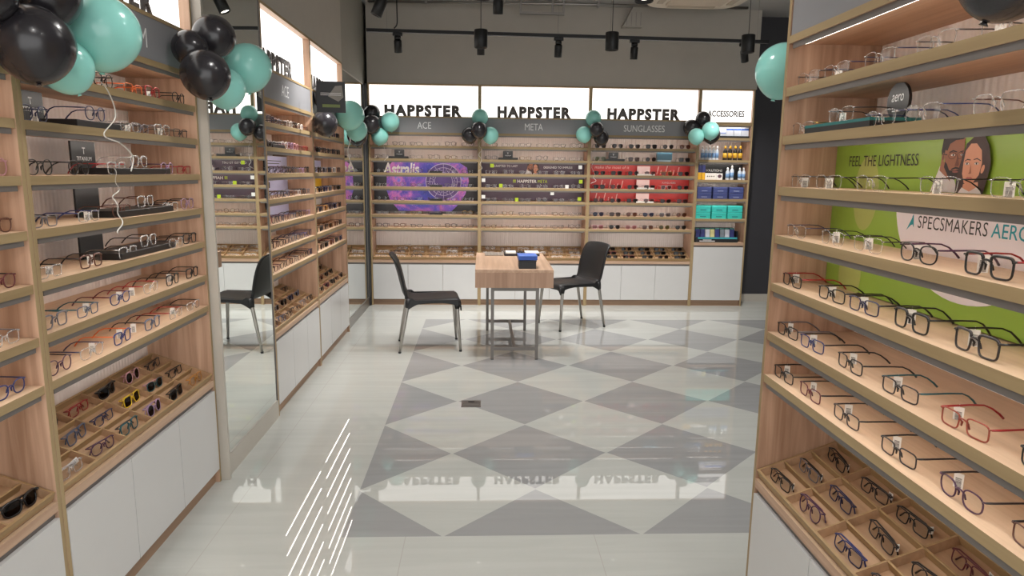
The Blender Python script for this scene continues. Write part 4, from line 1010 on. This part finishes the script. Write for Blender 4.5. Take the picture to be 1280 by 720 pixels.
# ---------------------------------------------------------------- table and what stands on it
tx0, tx1, ty0, ty1 = -0.060, 0.572, 5.350, 6.470
t = thing('wooden_table', 'wooden table with a thick top on grey steel legs, between the black chairs', 'table', (0, 0, 0), 0)
bm = bmesh.new(); box(bm, tx0, tx1, ty0, ty1, 0.722, 0.750); chamfer(bm, 0.0015, 1); obj('table_top', bm, W_TABLE, t)
bm = bmesh.new()
box(bm, tx0, tx1, ty0, ty0 + 0.02, 0.600, 0.722); box(bm, tx0, tx1, ty1 - 0.02, ty1, 0.600, 0.722); box(bm, tx0, tx0 + 0.02, ty0 + 0.02, ty1 - 0.02, 0.600, 0.722); box(bm, tx1 - 0.02, tx1, ty0 + 0.02, ty1 - 0.02, 0.600, 0.722); box(bm, tx0 + 0.02, tx1 - 0.02, ty0 + 0.02, ty1 - 0.02, 0.600, 0.612)
obj('apron', bm, W_TABLEF, t)
lx = (0.068, 0.432); ly = (5.362, 6.392); q = 0.026
for x in lx:
    for y in ly:
        x = x - (0.034 if y > 6 else 0.0)
        bm = bmesh.new(); box(bm, x, x + q, y, y + q, 0.006, 0.5995); l = obj('leg', bm, M_LEGM, t)
        bm = bmesh.new(); box(bm, x + 0.001, x + q - 0.001, y + 0.001, y + q - 0.001, 0, 0.006); obj('foot_pad', bm, M_BLACK, l)
for y in ly:
    bm = bmesh.new(); e = 0.034 if y > 6 else 0.0; box(bm, lx[0] + q - e, lx[1] - e, y, y + q, 0.078, 0.078 + q); obj('stretcher', bm, M_LEGM, t)
    bm = bmesh.new(); box(bm, lx[0] + q - e, lx[1] - e, y, y + q, 0.573, 0.5995); obj('top_rail', bm, M_LEGM, t)
bm = bmesh.new(); xm = (lx[0] + lx[1] + q) / 2; box(bm, xm - q / 2, xm + q / 2, ly[0] + q, ly[1], 0.079, 0.078 + q - 0.001); obj('long_stretcher', bm, M_LEGM, t)
# boxes
t = thing('black_box', 'small black box under a blue box on the wooden table', 'box', (0.362, 5.385, 0.7505), 0)
bm = bmesh.new(); box(bm, -0.070, 0.070, 0, 0.16, 0, 0.058); chamfer(bm, 0.003, 2); obj('box_body', bm, M_BLACK, t)
bm = bmesh.new(); box(bm, -0.073, 0.073, -0.002, 0.162, 0.0582, 0.070); chamfer(bm, 0.002, 1); obj('box_rim', bm, M_BLACK, t)
t = thing('blue_box', 'blue box stacked on the black box on the wooden table', 'box', (0.365, 5.385, 0.8210), 0.03)
bm = bmesh.new(); box(bm, -0.076, 0.076, -0.004, 0.165, 0, 0.030); chamfer(bm, 0.003, 2); obj('box_body', bm, flat('box_blue', (42, 82, 170), 0.35), t)
bm = bmesh.new(); box(bm, -0.077, 0.077, -0.005, 0.166, 0.030, 0.038); chamfer(bm, 0.002, 1); obj('lid', bm, flat('box_blue_light', (92, 130, 216), 0.35), t)
t = thing('lens_tool_tray', 'black and white tool tray lying at the far edge of the table', 'tray', (0.365, 6.22, 0.7505), 0)
bm = bmesh.new(); box(bm, -0.165, 0.165, 0, 0.16, 0, 0.022); chamfer(bm, 0.003, 1); obj('tray_body', bm, M_BLACK, t)
bm = bmesh.new(); box(bm, -0.150, -0.055, 0.004, 0.15, 0.0222, 0.034); obj('white_pad', bm, M_PAPER, t)
bm = bmesh.new(); box(bm, 0.03, 0.158, 0.004, 0.15, 0.0222, 0.034); obj('white_pad', bm, M_PAPER, t)
for x in (-0.03, 0.0):
    bm = bmesh.new(); lathe(bm, [(0.010, 0.0222), (0.010, 0.040), (0.006, 0.044)], 12, x, 0.08); obj('knob', bm, M_METAL, t)
t = thing('grey_mat', 'flat grey strip lying on the table beside the tool tray', 'mat', (0.11, 6.23, 0.7505), 0)
bm = bmesh.new(); box(bm, -0.09, 0.085, 0, 0.20, 0, 0.010); chamfer(bm, 0.002, 1); obj('mat_body', bm, flat('mat_grey', (148, 138, 126), 0.5), t)
bm = bmesh.new(); [box(bm, -0.07 + 0.03 * i, -0.062 + 0.03 * i, 0.02, 0.18, 0.0102, 0.0125) for i in range(5)]; obj('mat_ribs', bm, M_LEGM, t)

# ---------------------------------------------------------------- chairs
def smooth_pts(pts, n):
    """Catmull-Rom through pts"""
    out = []
    for i in range(len(pts) - 1):
        p0 = Vector(pts[max(0, i - 1)]); p1 = Vector(pts[i]); p2 = Vector(pts[i + 1]); p3 = Vector(pts[min(len(pts) - 1, i + 2)])
        for k in range(n):
            s = k / n
            out.append(0.5 * ((2 * p1) + (p2 - p0) * s + (2 * p0 - 5 * p1 + 4 * p2 - p3) * s * s + (3 * p1 - p0 - 3 * p2 + p3) * s ** 3))
    out.append(Vector(pts[-1])); return out

def chair(label, loc, rz):
    t = thing('plastic_chair', label, 'chair', loc, rz, 'black plastic chairs at the table')
    NT = 14
    def grid(prof, halfw, zoff, xoff, thick):
        bm = bmesh.new(); rows = []
        for i, p in enumerate(prof):
            u = i / (len(prof) - 1); rowv = []
            for k in range(NT + 1):
                v = -1 + 2 * k / NT
                rowv.append(bm.verts.new((p[0] + xoff(u, v), v * halfw(u), p[1] + zoff(u, v))))
            rows.append(rowv)
        for a, b in zip(rows, rows[1:]):
            for k in range(NT):
                f = bm.faces.new((a[k], a[k + 1], b[k + 1], b[k])); f.smooth = True
        bmesh.ops.recalc_face_normals(bm, faces=bm.faces[:])
        bmesh.ops.solidify(bm, geom=bm.faces[:], thickness=thick)
        for f in bm.faces: f.smooth = True
        return bm
    # seat: front lip to the bend; sides turn down into a skirt
    seat = smooth_pts([(0.262, 0.405), (0.258, 0.440), (0.225, 0.462), (0.12, 0.462), (0.0, 0.455), (-0.10, 0.452), (-0.165, 0.462), (-0.19, 0.485)], 4)
    zsk = lambda u, v: -0.050 * (max(0, abs(v) - 0.80) / 0.20) ** 1.4 * (0.55 + 0.45 * math.cos(2 * PI * (u - 0.1)) * 0.6 + 0.18) - 0.010 * (1 - v * v)
    bm = grid(seat, lambda u: 0.222 - 0.012 * u - 0.03 * max(0, 0.15 - u), zsk, lambda u, v: 0.0, 0.012); s_ = obj('seat', bm, M_DARKP, t)
    back = smooth_pts([(-0.178, 0.46), (-0.196, 0.50), (-0.212, 0.58), (-0.232, 0.67), (-0.262, 0.76), (-0.295, 0.815), (-0.318, 0.832)], 4)
    bm = grid(back, lambda u: 0.206 + 0.012 * math.sin(PI * min(1, u * 1.2)) - 0.030 * max(0, u - 0.8) / 0.2, lambda u, v: -0.010 * v * v * u, lambda u, v: -0.030 * (1 - v * v) * math.sin(PI * (0.15 + 0.75 * u)) , 0.014); obj('backrest', bm, M_DARKP, t)
    # skirt ribs under each side, arched between the leg sockets
    for sy in (-1, 1):
        bm = bmesh.new(); pts = smooth_pts([(0.235, 0.395), (0.16, 0.418), (0.02, 0.430), (-0.10, 0.420), (-0.185, 0.375)], 4)
        A_, B_ = [], []
        for (x, z) in pts:
            zt = 0.452 if x > -0.15 else 0.470
            A_.append([bm.verts.new((x, sy * 0.214 - 0.008, z)), bm.verts.new((x, sy * 0.214 + 0.006, z)), bm.verts.new((x, sy * 0.214 + 0.006, zt)), bm.verts.new((x, sy * 0.214 - 0.008, zt))])
        for a, b in zip(A_, A_[1:]):
            for k in range(4): bm.faces.new((a[k], a[(k + 1) % 4], b[(k + 1) % 4], b[k]))
        bm.faces.new(A_[0]); bm.faces.new(list(reversed(A_[-1]))); obj('side_skirt', bm, M_DARKP, t)
    for sx in (1, -1):
        for sy in (-1, 1):
            top = Vector((0.222, sy * 0.196, 0.44)) if sx > 0 else Vector((-0.180, sy * 0.200, 0.46)); bot = Vector((0.252, sy * 0.215, 0.008)) if sx > 0 else Vector((-0.262, sy * 0.212, 0.008))
            bm = bmesh.new(); tube(bm, [top.lerp(bot, k) for k in (0, 0.1, 0.55, 1.0)], [0.0165, 0.0165, 0.014, 0.0105], 12); l = obj('leg', bm, M_CHROME, t)
            bm = bmesh.new(); d = (bot - top).normalized(); tube(bm, [bot - d * 0.006, Vector((bot.x, bot.y, 0.0))], 0.0125, 10); obj('foot_cap', bm, M_BLACK, l)
            bm = bmesh.new(); tube(bm, [top + Vector((0, 0, 0.004)), top.lerp(bot, 0.07), top.lerp(bot, 0.16)], [0.026, 0.025, 0.019], 12); obj('socket', bm, M_DARKP, l)
    return t
chair('black plastic chair on the mirror side of the table, seen from the side', (-0.462, 5.800, 0), math.radians(7))
chair('black plastic chair on the far side of the table, backrest towards us', (0.895, 6.650, 0), PI + math.radians(24))

# ---------------------------------------------------------------- floor box
t = thing('floor_socket', 'small square metal socket lid set in the tiled floor', 'floor socket', (-0.072, 4.293, 0), 0)
bm = bmesh.new(); box(bm, -0.064, 0.064, -0.064, 0.064, 0, 0.003); obj('lid', bm, flat('socket_steel', (112, 106, 102), 0.35, 0.6), t)
bm = bmesh.new(); box(bm, -0.052, 0.052, -0.03, -0.022, 0.0031, 0.005); box(bm, -0.052, 0.052, 0.0, 0.008, 0.0031, 0.005); obj('hinge_bars', bm, M_METAL, t)
bm = bmesh.new(); box(bm, -0.02, 0.022, 0.02, 0.045, 0.0031, 0.004); obj('finger_slot', bm, M_BLACK, t)

# ---------------------------------------------------------------- balloons
def balloon(x, y, z, r, colr, label, group, tilt=(0, 0)):
    t = thing('balloon', label, 'balloon', (x, y, z), 0, group)
    bm = bmesh.new(); bmesh.ops.create_uvsphere(bm, u_segments=32, v_segments=20, radius=r)
    for v in bm.verts:
        if v.co.z < 0: v.co.z *= 1.10; k = 1 - 0.10 * (-v.co.z / r) ** 2; v.co.x *= k; v.co.y *= k
    for f in bm.faces: f.smooth = True
    obj('balloon_skin', bm, M_TEAL if colr == 'teal' else M_BALBLK, t)
    bm = bmesh.new(); lathe(bm, [(0.002, -r * 1.08), (r * 0.05, -r * 1.11), (r * 0.09, -r * 1.16)], 10); obj('knot', bm, M_TEAL if colr == 'teal' else M_BALBLK, t)
    t.rotation_euler = (tilt[0], tilt[1], 0)
    return t
G1, G2, G3, G4, G5, G6, G7 = ['balloon cluster ' + s for s in ('over the edge cabinet', 'by the mirrored pillar', 'over the yellow-poster cabinet', 'in the back corner', 'over the purple-poster cabinet', 'over the red-poster cabinet', 'by the accessories cabinet')]
BL = [
    (-1.170, 1.890, 1.838, 0.097, 'black', 'big black balloon over the cabinet cut by the photo edge', G1),
    (-1.150, 2.185, 1.922, 0.108, 'teal', 'big teal balloon beside the big black one, before the grey fascia', G1),
    (-1.205, 2.080, 1.812, 0.076, 'teal', 'teal balloon tucked under the big teal balloon', G1),
    (-1.190, 2.000, 1.985, 0.085, 'black', 'black balloon above the big black and teal balloons', G1),
    (-1.200, 1.790, 1.935, 0.060, 'black', 'small black balloon behind the big black one at the photo edge', G1),
    (-1.150, 3.067, 2.075, 0.088, 'black', 'upper black balloon by the mirrored pillar', G2),
    (-1.120, 2.879, 1.896, 0.096, 'black', 'lower black balloon by the mirrored pillar', G2),
    (-1.120, 3.395, 1.999, 0.109, 'teal', 'large teal balloon before the tall mirror', G2),
    (-1.160, 3.191, 1.880, 0.088, 'teal', 'teal balloon hanging lowest before the tall mirror', G2),
    (-1.205, 2.960, 2.010, 0.072, 'black', 'black balloon half hidden behind the two others by the mirrored pillar', G2),
    (-1.180, 5.303, 2.067, 0.102, 'black', 'black balloon behind the hanging picture card', G3),
    (-1.170, 5.176, 1.859, 0.092, 'black', 'black balloon below the hanging picture card', G3),
    (-1.155, 6.083, 1.990, 0.122, 'teal', 'large teal balloon over the edge of the corner mirror', G4),
    (-1.150, 6.352, 1.880, 0.095, 'teal', 'teal balloon under the large one before the corner mirror', G4),
    (-1.180, 6.530, 1.840, 0.095, 'black', 'black balloon under the teal ones before the corner mirror', G4),
    (-1.196, 7.530, 2.119, 0.086, 'black', 'upper black balloon at the mirror end of the galaxy-poster cabinet', G4),
    (-1.185, 7.440, 2.008, 0.098, 'black', 'lower black balloon at the mirror end of the galaxy-poster cabinet', G4),
    (-1.000, 7.500, 2.038, 0.100, 'teal', 'teal balloon over the grey fascia of the galaxy-poster cabinet', G4),
    (-1.120, 7.530, 1.888, 0.092, 'teal', 'teal balloon lowest at the mirror end of the galaxy-poster cabinet', G4),
    (-0.036, 7.540, 2.100, 0.090, 'teal', 'top teal balloon between the galaxy and purple-poster cabinets', G5),
    (-0.044, 7.440, 1.960, 0.089, 'black', 'front black balloon between the galaxy and purple-poster cabinets', G5),
    (-0.150, 7.550, 1.907, 0.086, 'black', 'black balloon on the galaxy-poster side of its cluster', G5),
    (0.078, 7.540, 1.911, 0.090, 'teal', 'teal balloon on the purple-poster side below the word band', G5),
    (1.202, 7.540, 2.110, 0.086, 'teal', 'top teal balloon between the purple and red-poster cabinets', G6),
    (1.222, 7.430, 1.985, 0.078, 'black', 'front black balloon between the purple and red-poster cabinets', G6),
    (1.102, 7.540, 1.934, 0.087, 'teal', 'teal balloon on the purple-poster side of its cluster', G6),
    (1.295, 7.540, 1.902, 0.083, 'black', 'black balloon on the red-poster side of its cluster', G6),
    (2.406, 7.545, 2.110, 0.084, 'black', 'top black balloon between red-poster and accessories cabinets', G7),
    (2.305, 7.555, 2.035, 0.088, 'black', 'black balloon half hidden at the red-poster end of its cluster', G7),
    (2.310, 7.400, 1.925, 0.086, 'teal', 'teal balloon over the red-poster cabinet end of its cluster', G7),
    (2.450, 7.380, 1.985, 0.094, 'teal', 'front teal balloon before the accessories cabinet', G7),
    (2.520, 7.540, 1.950, 0.095, 'black', 'black balloon behind the front teal one, accessories cabinet', G7),
    (1.084, 2.500, 1.898, 0.096, 'teal', 'teal balloon peeking out behind the green-poster cabinet', None),
    (0.800, 1.050, 1.846, 0.081, 'black', 'black balloon at the top of the green-poster cabinet', None),
]
BL = [list(b) for b in BL]
for it in range(40):                                                # latex skins touch, they do not pass through each other
    for a in range(len(BL)):
        for b in range(a + 1, len(BL)):
            A_, B_ = BL[a], BL[b]; d = Vector(B_[:3]) - Vector(A_[:3]); need = 0.90 * (A_[3] + B_[3])
            if d.length < need:
                d = d.normalized() * (need - d.length) * 0.5
                for q in range(3): A_[q] -= d[q]; B_[q] += d[q]
    for b in BL:
        if b[0] < -0.95 and b[1] < 7.0: b[0] = max(b[0], -1.285 + b[3])
        if b[1] > 7.0: b[1] = min(b[1], 7.644 - b[3])
for (x, y, z, r, colr, lb, gr) in BL:
    balloon(x, y, z, r, colr, lb, gr, (random.uniform(-0.3, 0.3), random.uniform(-0.3, 0.3)))

def ribbon(pts, label, curl=0.0, turns=0, r=0.0019):
    P = smooth_pts(pts, 10)
    if curl:
        n = len(P)
        P = [p + Vector((math.sin(2 * PI * turns * i / n), 0.4 * math.cos(2 * PI * turns * i / n), 0)) * curl for i, p in enumerate(P)]
    bm = bmesh.new(); tube(bm, P, r, 6, squash=0.35)
    o = obj('ribbon', bm, M_RIBBON); tag(o, label, 'ribbon', 'curling ribbons under the balloons'); return o
ribbon([(-1.20, 2.20, 1.80), (-1.20, 2.28, 1.77), (-1.21, 2.34, 1.69), (-1.21, 2.26, 1.625), (-1.20, 2.34, 1.60), (-1.20, 2.41, 1.56), (-1.20, 2.39, 1.51)], 'silver ribbon curling down from the big teal balloon', r=0.0022)
ribbon([(-1.19, 2.26, 1.52), (-1.19, 2.28, 1.46), (-1.19, 2.25, 1.42), (-1.19, 2.28, 1.36), (-1.19, 2.26, 1.31)], 'thin silver ribbon hanging before the black card stands', 0.006, 4, 0.002)
ribbon([(-1.10, 7.50, 1.83), (-1.06, 7.50, 1.78), (-1.09, 7.50, 1.72), (-1.04, 7.50, 1.67), (-1.06, 7.50, 1.62)], 'silver ribbon below the mirror-end balloons of the galaxy-poster cabinet', 0.012, 3)
ribbon([(-0.04, 7.52, 1.88), (-0.03, 7.52, 1.78), (-0.035, 7.52, 1.68), (-0.02, 7.52, 1.58), (-0.04, 7.52, 1.52)], 'silver ribbon between the galaxy and purple-poster cabinets', 0.014, 4)
ribbon([(1.22, 7.52, 1.88), (1.24, 7.52, 1.76), (1.21, 7.52, 1.62), (1.22, 7.52, 1.50), (1.24, 7.52, 1.44), (1.20, 7.52, 1.40)], 'silver ribbon between the purple and red-poster cabinets', 0.012, 4)
ribbon([(2.36, 7.50, 1.84), (2.38, 7.50, 1.76), (2.36, 7.50, 1.70), (2.37, 7.50, 1.64)], 'short silver ribbon beside the accessories cabinet', 0.010, 2)
ribbon([(-1.17, 6.10, 1.80), (-1.17, 6.05, 1.72), (-1.17, 6.08, 1.62), (-1.17, 6.02, 1.55), (-1.17, 6.10, 1.50)], 'white ribbon hanging before the yellow-poster cabinet', 0.010, 2, 0.004)

# picture card hanging among the balloons
t = thing('picture_card', 'black picture card with a grey photo hanging before a black balloon', 'card', (-1.06, 4.905, 2.02), 0.12)
bm = bmesh.new(); box(bm, -0.098, 0.098, -0.002, 0.002, -0.105, 0.105); k_ = obj('card_body', bm, M_BLACK, t)
bm = bmesh.new(); poly(bm, [(-0.02, 0.005), (0.03, 0.075), (0.075, 0.08), (0.085, 0.0), (0.05, -0.03)], -0.0025); obj('photo_print', bm, flat('card_grey_print', (136, 132, 126), 0.5, noise=0.15), k_)
bm = bmesh.new(); box(bm, -0.06, 0.06, -0.0030, -0.002, -0.070, -0.050); obj('green_strip', bm, flat('card_olive', (116, 130, 74), 0.5), k_)
bm = bmesh.new(); [box(bm, -0.07, 0.07, -0.0032, -0.002, 0.012 + 0.012 * i, 0.015 + 0.012 * i) for i in range(2)]; obj('white_lines', bm, M_WHITE, k_)

# ---------------------------------------------------------------- lamps, tracks and what else is on the ceiling
def lamp_light(name, P, size, blend, soft, parent, loc, rot, color=(1.0, 0.97, 0.94)):
    L = bpy.data.lights.new(name, 'SPOT'); L.energy = P; L.spot_size = size; L.spot_blend = blend; L.shadow_soft_size = soft; L.color = color
    o = bpy.data.objects.new(name, L); COL.objects.link(o); o.parent = parent; o.location = loc; o.rotation_euler = rot
    return o
M_GLOW = emit('lamp_glow', (1.0, 0.92, 0.82, 1), 6.0)
def pendant(x, y, z, label, r=0.052, h=0.135):
    t = thing('pendant_lamp', label, 'lamp', (x, y, z), 0, 'black cylinder pendant lamps')
    bm = bmesh.new(); tube(bm, [(0, 0, h), (0, 0, ZC - z)], 0.0028, 6); obj('cable', bm, M_BLACK, t)
    bm = bmesh.new(); lathe(bm, [(r * 0.84, 0.022), (r * 0.86, 0.002), (r * 0.94, 0.0), (r, 0.004), (r, h - 0.004), (r * 0.96, h), (0.004, h + 0.002)], 28); obj('lamp_body', bm, M_BLACKM, t)
    bm = bmesh.new(); lathe(bm, [(r * 0.5, 0.0195), (r * 0.82, 0.020)], 20); obj('lamp_glass', bm, M_GLOW, t)
    bm = bmesh.new(); lathe(bm, [(0.045, ZC - z - 0.016), (0.045, ZC - z - 0.0005)], 20); obj('ceiling_rose', bm, M_BLACKM, t)
    lamp_light('pendant_light', P_PENDANT, math.radians(150), 0.8, 0.045, t, (0, 0, 0.012), (0, 0, 0))
PEND = [(-0.022, 5.5, 2.469, 'black pendant lamp above the table, lower one of two in line'), (1.004, 5.5, 2.470, 'black pendant lamp before the purple-poster cabinet, above the far chair'), (2.087, 5.5, 2.472, 'black pendant lamp close to the charcoal wall'),
        (-0.010, 3.95, 2.462, 'black pendant lamp cut by the top edge, above the table'), (0.893, 3.95, 2.465, 'black pendant lamp beside the ceiling air unit'),
        (2.10, 3.95, 2.47, 'black pendant lamp above the aisle behind the green-poster cabinet')]
for k, p in enumerate(PEND): pendant(*p)
for j, y in enumerate((2.4, 0.85, -0.7, -2.2)):  # unseen lamp rows over and behind the camera, added to light the room
    for i, x in enumerate((-0.45, 0.35, 2.2)):
        pendant(x, y, 2.60, f"unseen black pendant lamp added for light, {ORD[i]} across in the {ORD[j]} row before the cabinets")

def track_spot(rail, x, y, zt, label, yaw, tilt, power, h=0.115, r=0.036, droop=0.06):
    """spot on a rail: adapter, stem, head"""
    t = thing('track_spotlight', label, 'spotlight', (x, y, zt), yaw, 'black spotlights on the ceiling rail')
    bm = bmesh.new(); box(bm, -0.045, 0.045, -0.018, 0.018, -0.030, -0.0005); chamfer(bm, 0.003, 1); obj('adapter', bm, M_BLACKM, t)
    bm = bmesh.new(); lathe(bm, [(0.026, -0.060), (0.030, -0.054), (0.030, -0.031), (0.022, -0.030)], 16); obj('joint', bm, M_BLACKM, t)
    e = bpy.data.objects.new('spot_head', None)
    R0 = Matrix.Translation((0, 0, -0.062)) @ Matrix.Rotation(tilt, 4, 'X')
    bm = bmesh.new(); lathe(bm, [(r * 0.8, -h + 0.012), (r * 0.86, -h), (r, -h + 0.002), (r, -0.010), (r * 0.8, 0.0)], 22); bmesh.ops.transform(bm, matrix=R0, verts=bm.verts[:]); hd = obj('spot_head', bm, M_BLACKM, t)
    bpy.data.objects.remove(e)
    bm = bmesh.new(); lathe(bm, [(r * 0.4, -h + 0.011), (r * 0.78, -h + 0.0115)], 16); bmesh.ops.transform(bm, matrix=R0, verts=bm.verts[:]); obj('spot_lens', bm, M_GLOW, hd)
    p = R0 @ Vector((0, 0, -h + 0.006))
    lamp_light('spot_light', power, math.radians(95), 0.9, 0.03, t, p, (tilt, 0, 0))
    return t
def rail(label, p0, p1, zc, wires):
    t = thing('ceiling_rail', label, 'light rail', (0, 0, 0), 0)
    bm = bmesh.new()
    d = Vector(p1) - Vector(p0); n = Vector((-d.y, d.x, 0)).normalized() * 0.017
    A_ = [bm.verts.new(Vector(p0) + n * a + Vector((0, 0, b))) for a, b in ((-1, 0), (1, 0), (1, 0.03), (-1, 0.03))]; B_ = [bm.verts.new(v.co + d) for v in A_]
    bm.faces.new(A_); bm.faces.new(list(reversed(B_)))
    for k in range(4): bm.faces.new((A_[k], B_[k], B_[(k + 1) % 4], A_[(k + 1) % 4]))
    obj('rail_bar', bm, M_BLACKM, t)
    for f in wires:
        q = Vector(p0).lerp(Vector(p1), f); bm = bmesh.new(); tube(bm, [q + Vector((0, 0, 0.03)), (q.x, q.y, ZC)], 0.0016, 5); obj('hanger_wire', bm, M_METAL, t)
    return t
rail('long black light rail hanging before the back wall', (-1.083, 6.6, 2.780), (2.700, 6.6, 2.748), 0, (0.05, 0.47, 0.60, 0.97))
rz_ = lambda x: 2.780 - 0.032 * (x + 1.083) / 3.783
bm = bmesh.new(); tube(bm, smooth_pts([(-0.83, 6.6, 2.815), (-0.80, 6.6, 2.86), (-0.80, 6.6, 3.0), (-0.80, 6.6, ZC)], 6), 0.006, 8); tag(obj('rail_cable', bm, M_BLACK), 'black feed cable dropping from ceiling to the light rail', 'cable')
for k, (x, lb, tl) in enumerate(((-0.797, 'black rail spotlight, first from the mirror corner', 0.10), (-0.026, 'black rail spotlight half hidden behind a pendant, before the galaxy-poster cabinet', 0.0), (0.701, 'black rail spotlight above the purple-poster cabinet', 0.05), (1.420, 'black rail spotlight above the red-poster cabinet', -0.08), (2.470, 'black rail spotlight behind the pendant by the charcoal wall', 0.25))):
    track_spot(None, x, 6.6, rz_(x), lb, 0.0 if k < 4 else -0.6, tl + 0.25 if k != 1 else 0.2, P_TRACK)
t = rail('black light rail at the ceiling nearer the camera, cut by the top edge', (-0.90, 5.0, 2.775), (0.6, 5.0, 2.775), 0, (0.1, 0.9))
track_spot(None, -0.70, 5.0, 2.765, 'tilted black spotlight at the top edge, near the mirror corner', PI / 2, 0.42, P_TRACK, 0.13, 0.04)
track_spot(None, 0.10, 5.0, 2.775, 'black spotlight on the nearer rail, cut by the top edge', 0, 0.2, P_TRACK, 0.10, 0.036)

# air unit
t = thing('air_unit', 'cream ceiling air conditioner panel at the top edge', 'air conditioner', (2.10, 6.80, 0.075), 0)
bm = bmesh.new(); lay = []
for (hw, z) in ((0.42, 3.12), (0.475, 3.125), (0.49, 3.15), (0.49, 3.175)):
    rr_ = []
    for k in range(32):
        a = 2 * PI * k / 32; c, s = math.cos(a), math.sin(a)
        rr_.append(bm.verts.new((math.copysign(abs(c) ** 0.45, c) * hw, math.copysign(abs(s) ** 0.45, s) * hw, z)))
    lay.append(rr_)
for a, b in zip(lay, lay[1:]):
    for k in range(32): f = bm.faces.new((a[k], a[(k + 1) % 32], b[(k + 1) % 32], b[k])); f.smooth = True
bm.faces.new(lay[0]); bm.faces.new(lay[-1])
obj('panel', bm, flat('air_unit_cream', (224, 212, 196), 0.45), t)
bm = bmesh.new(); box(bm, -0.28, 0.28, -0.28, 0.28, 3.105, 3.119); chamfer(bm, 0.006, 2); obj('grille', bm, flat('air_unit_grille', (206, 190, 172), 0.5), t)
for sx, sy in ((0, 1), (0, -1), (1, 0), (-1, 0)):
    bm = bmesh.new(); box(bm, -0.24 if sx == 0 else sx * 0.35 - 0.03, 0.24 if sx == 0 else sx * 0.35 + 0.03, -0.24 if sy == 0 else sy * 0.35 - 0.03, 0.24 if sy == 0 else sy * 0.35 + 0.03, 3.112, 3.1195); obj('air_flap', bm, flat('air_flap', (190, 176, 158), 0.5), t)
bm = bmesh.new(); box(bm, -0.40, 0.40, -0.40, 0.40, 3.175, ZC - 0.0755); obj('casing', bm, M_METAL, t)

# conduits and brackets
t = thing('ceiling_conduit', 'grey steel conduit running across under the ceiling', 'conduit', (0, 0, 0), 0)
bm = bmesh.new(); tube(bm, [(-1.2, 7.45, 3.245), (0.9, 7.45, 3.262), (2.8, 7.45, 3.262)], 0.014, 8); obj('pipe', bm, M_METAL, t)
for x in (-0.6, 0.2, 1.2):
    bm = bmesh.new(); box(bm, x - 0.012, x + 0.012, 7.43, 7.47, 3.23, ZC); obj('pipe_clip', bm, M_METAL, t)
t = thing('cable_tray', 'grey steel bracket frame hanging from the ceiling before the back wall', 'bracket', (0.61, 7.45, 0), 0)
bm = bmesh.new(); box(bm, -0.235, 0.235, -0.02, 0.02, 3.150, 3.172); obj('lower_bar', bm, M_METAL, t)
for x in (-0.235, 0.10, 0.215):
    bm = bmesh.new(); box(bm, x, x + 0.02, -0.015, 0.015, 3.172, ZC); obj('hanger', bm, M_METAL, t)
t = thing('wall_vent', 'grey wedge-shaped duct hood high on the back wall', 'vent', (1.60, 7.56, 0), 0)
bm = bmesh.new()
a = [bm.verts.new(p) for p in ((-0.11, 0, 3.07), (0.10, 0, 3.07), (0.22, 0, 3.28), (0.0, 0, 3.28))]; b = [bm.verts.new(v.co + Vector((0, 0.09, 0))) for v in a]
bm.faces.new(a); bm.faces.new(list(reversed(b)))
for k in range(4): bm.faces.new((a[k], b[k], b[(k + 1) % 4], a[(k + 1) % 4]))
obj('hood', bm, M_WALL, t)
bm = bmesh.new()
for k in range(4): box(bm, -0.07 + 0.05 * k, -0.065 + 0.05 * k, -0.004, 0.0, 3.08, 3.22)
obj('hood_ribs', bm, M_METAL, t)
t = thing('junction_box', 'white round junction box on the ceiling by the light rail cable', 'junction box', (-0.66, 6.6, 0), 0)
bm = bmesh.new(); lathe(bm, [(0.05, 3.20), (0.06, 3.215), (0.06, ZC - 0.0005)], 18); obj('box_body', bm, M_PAPER, t)
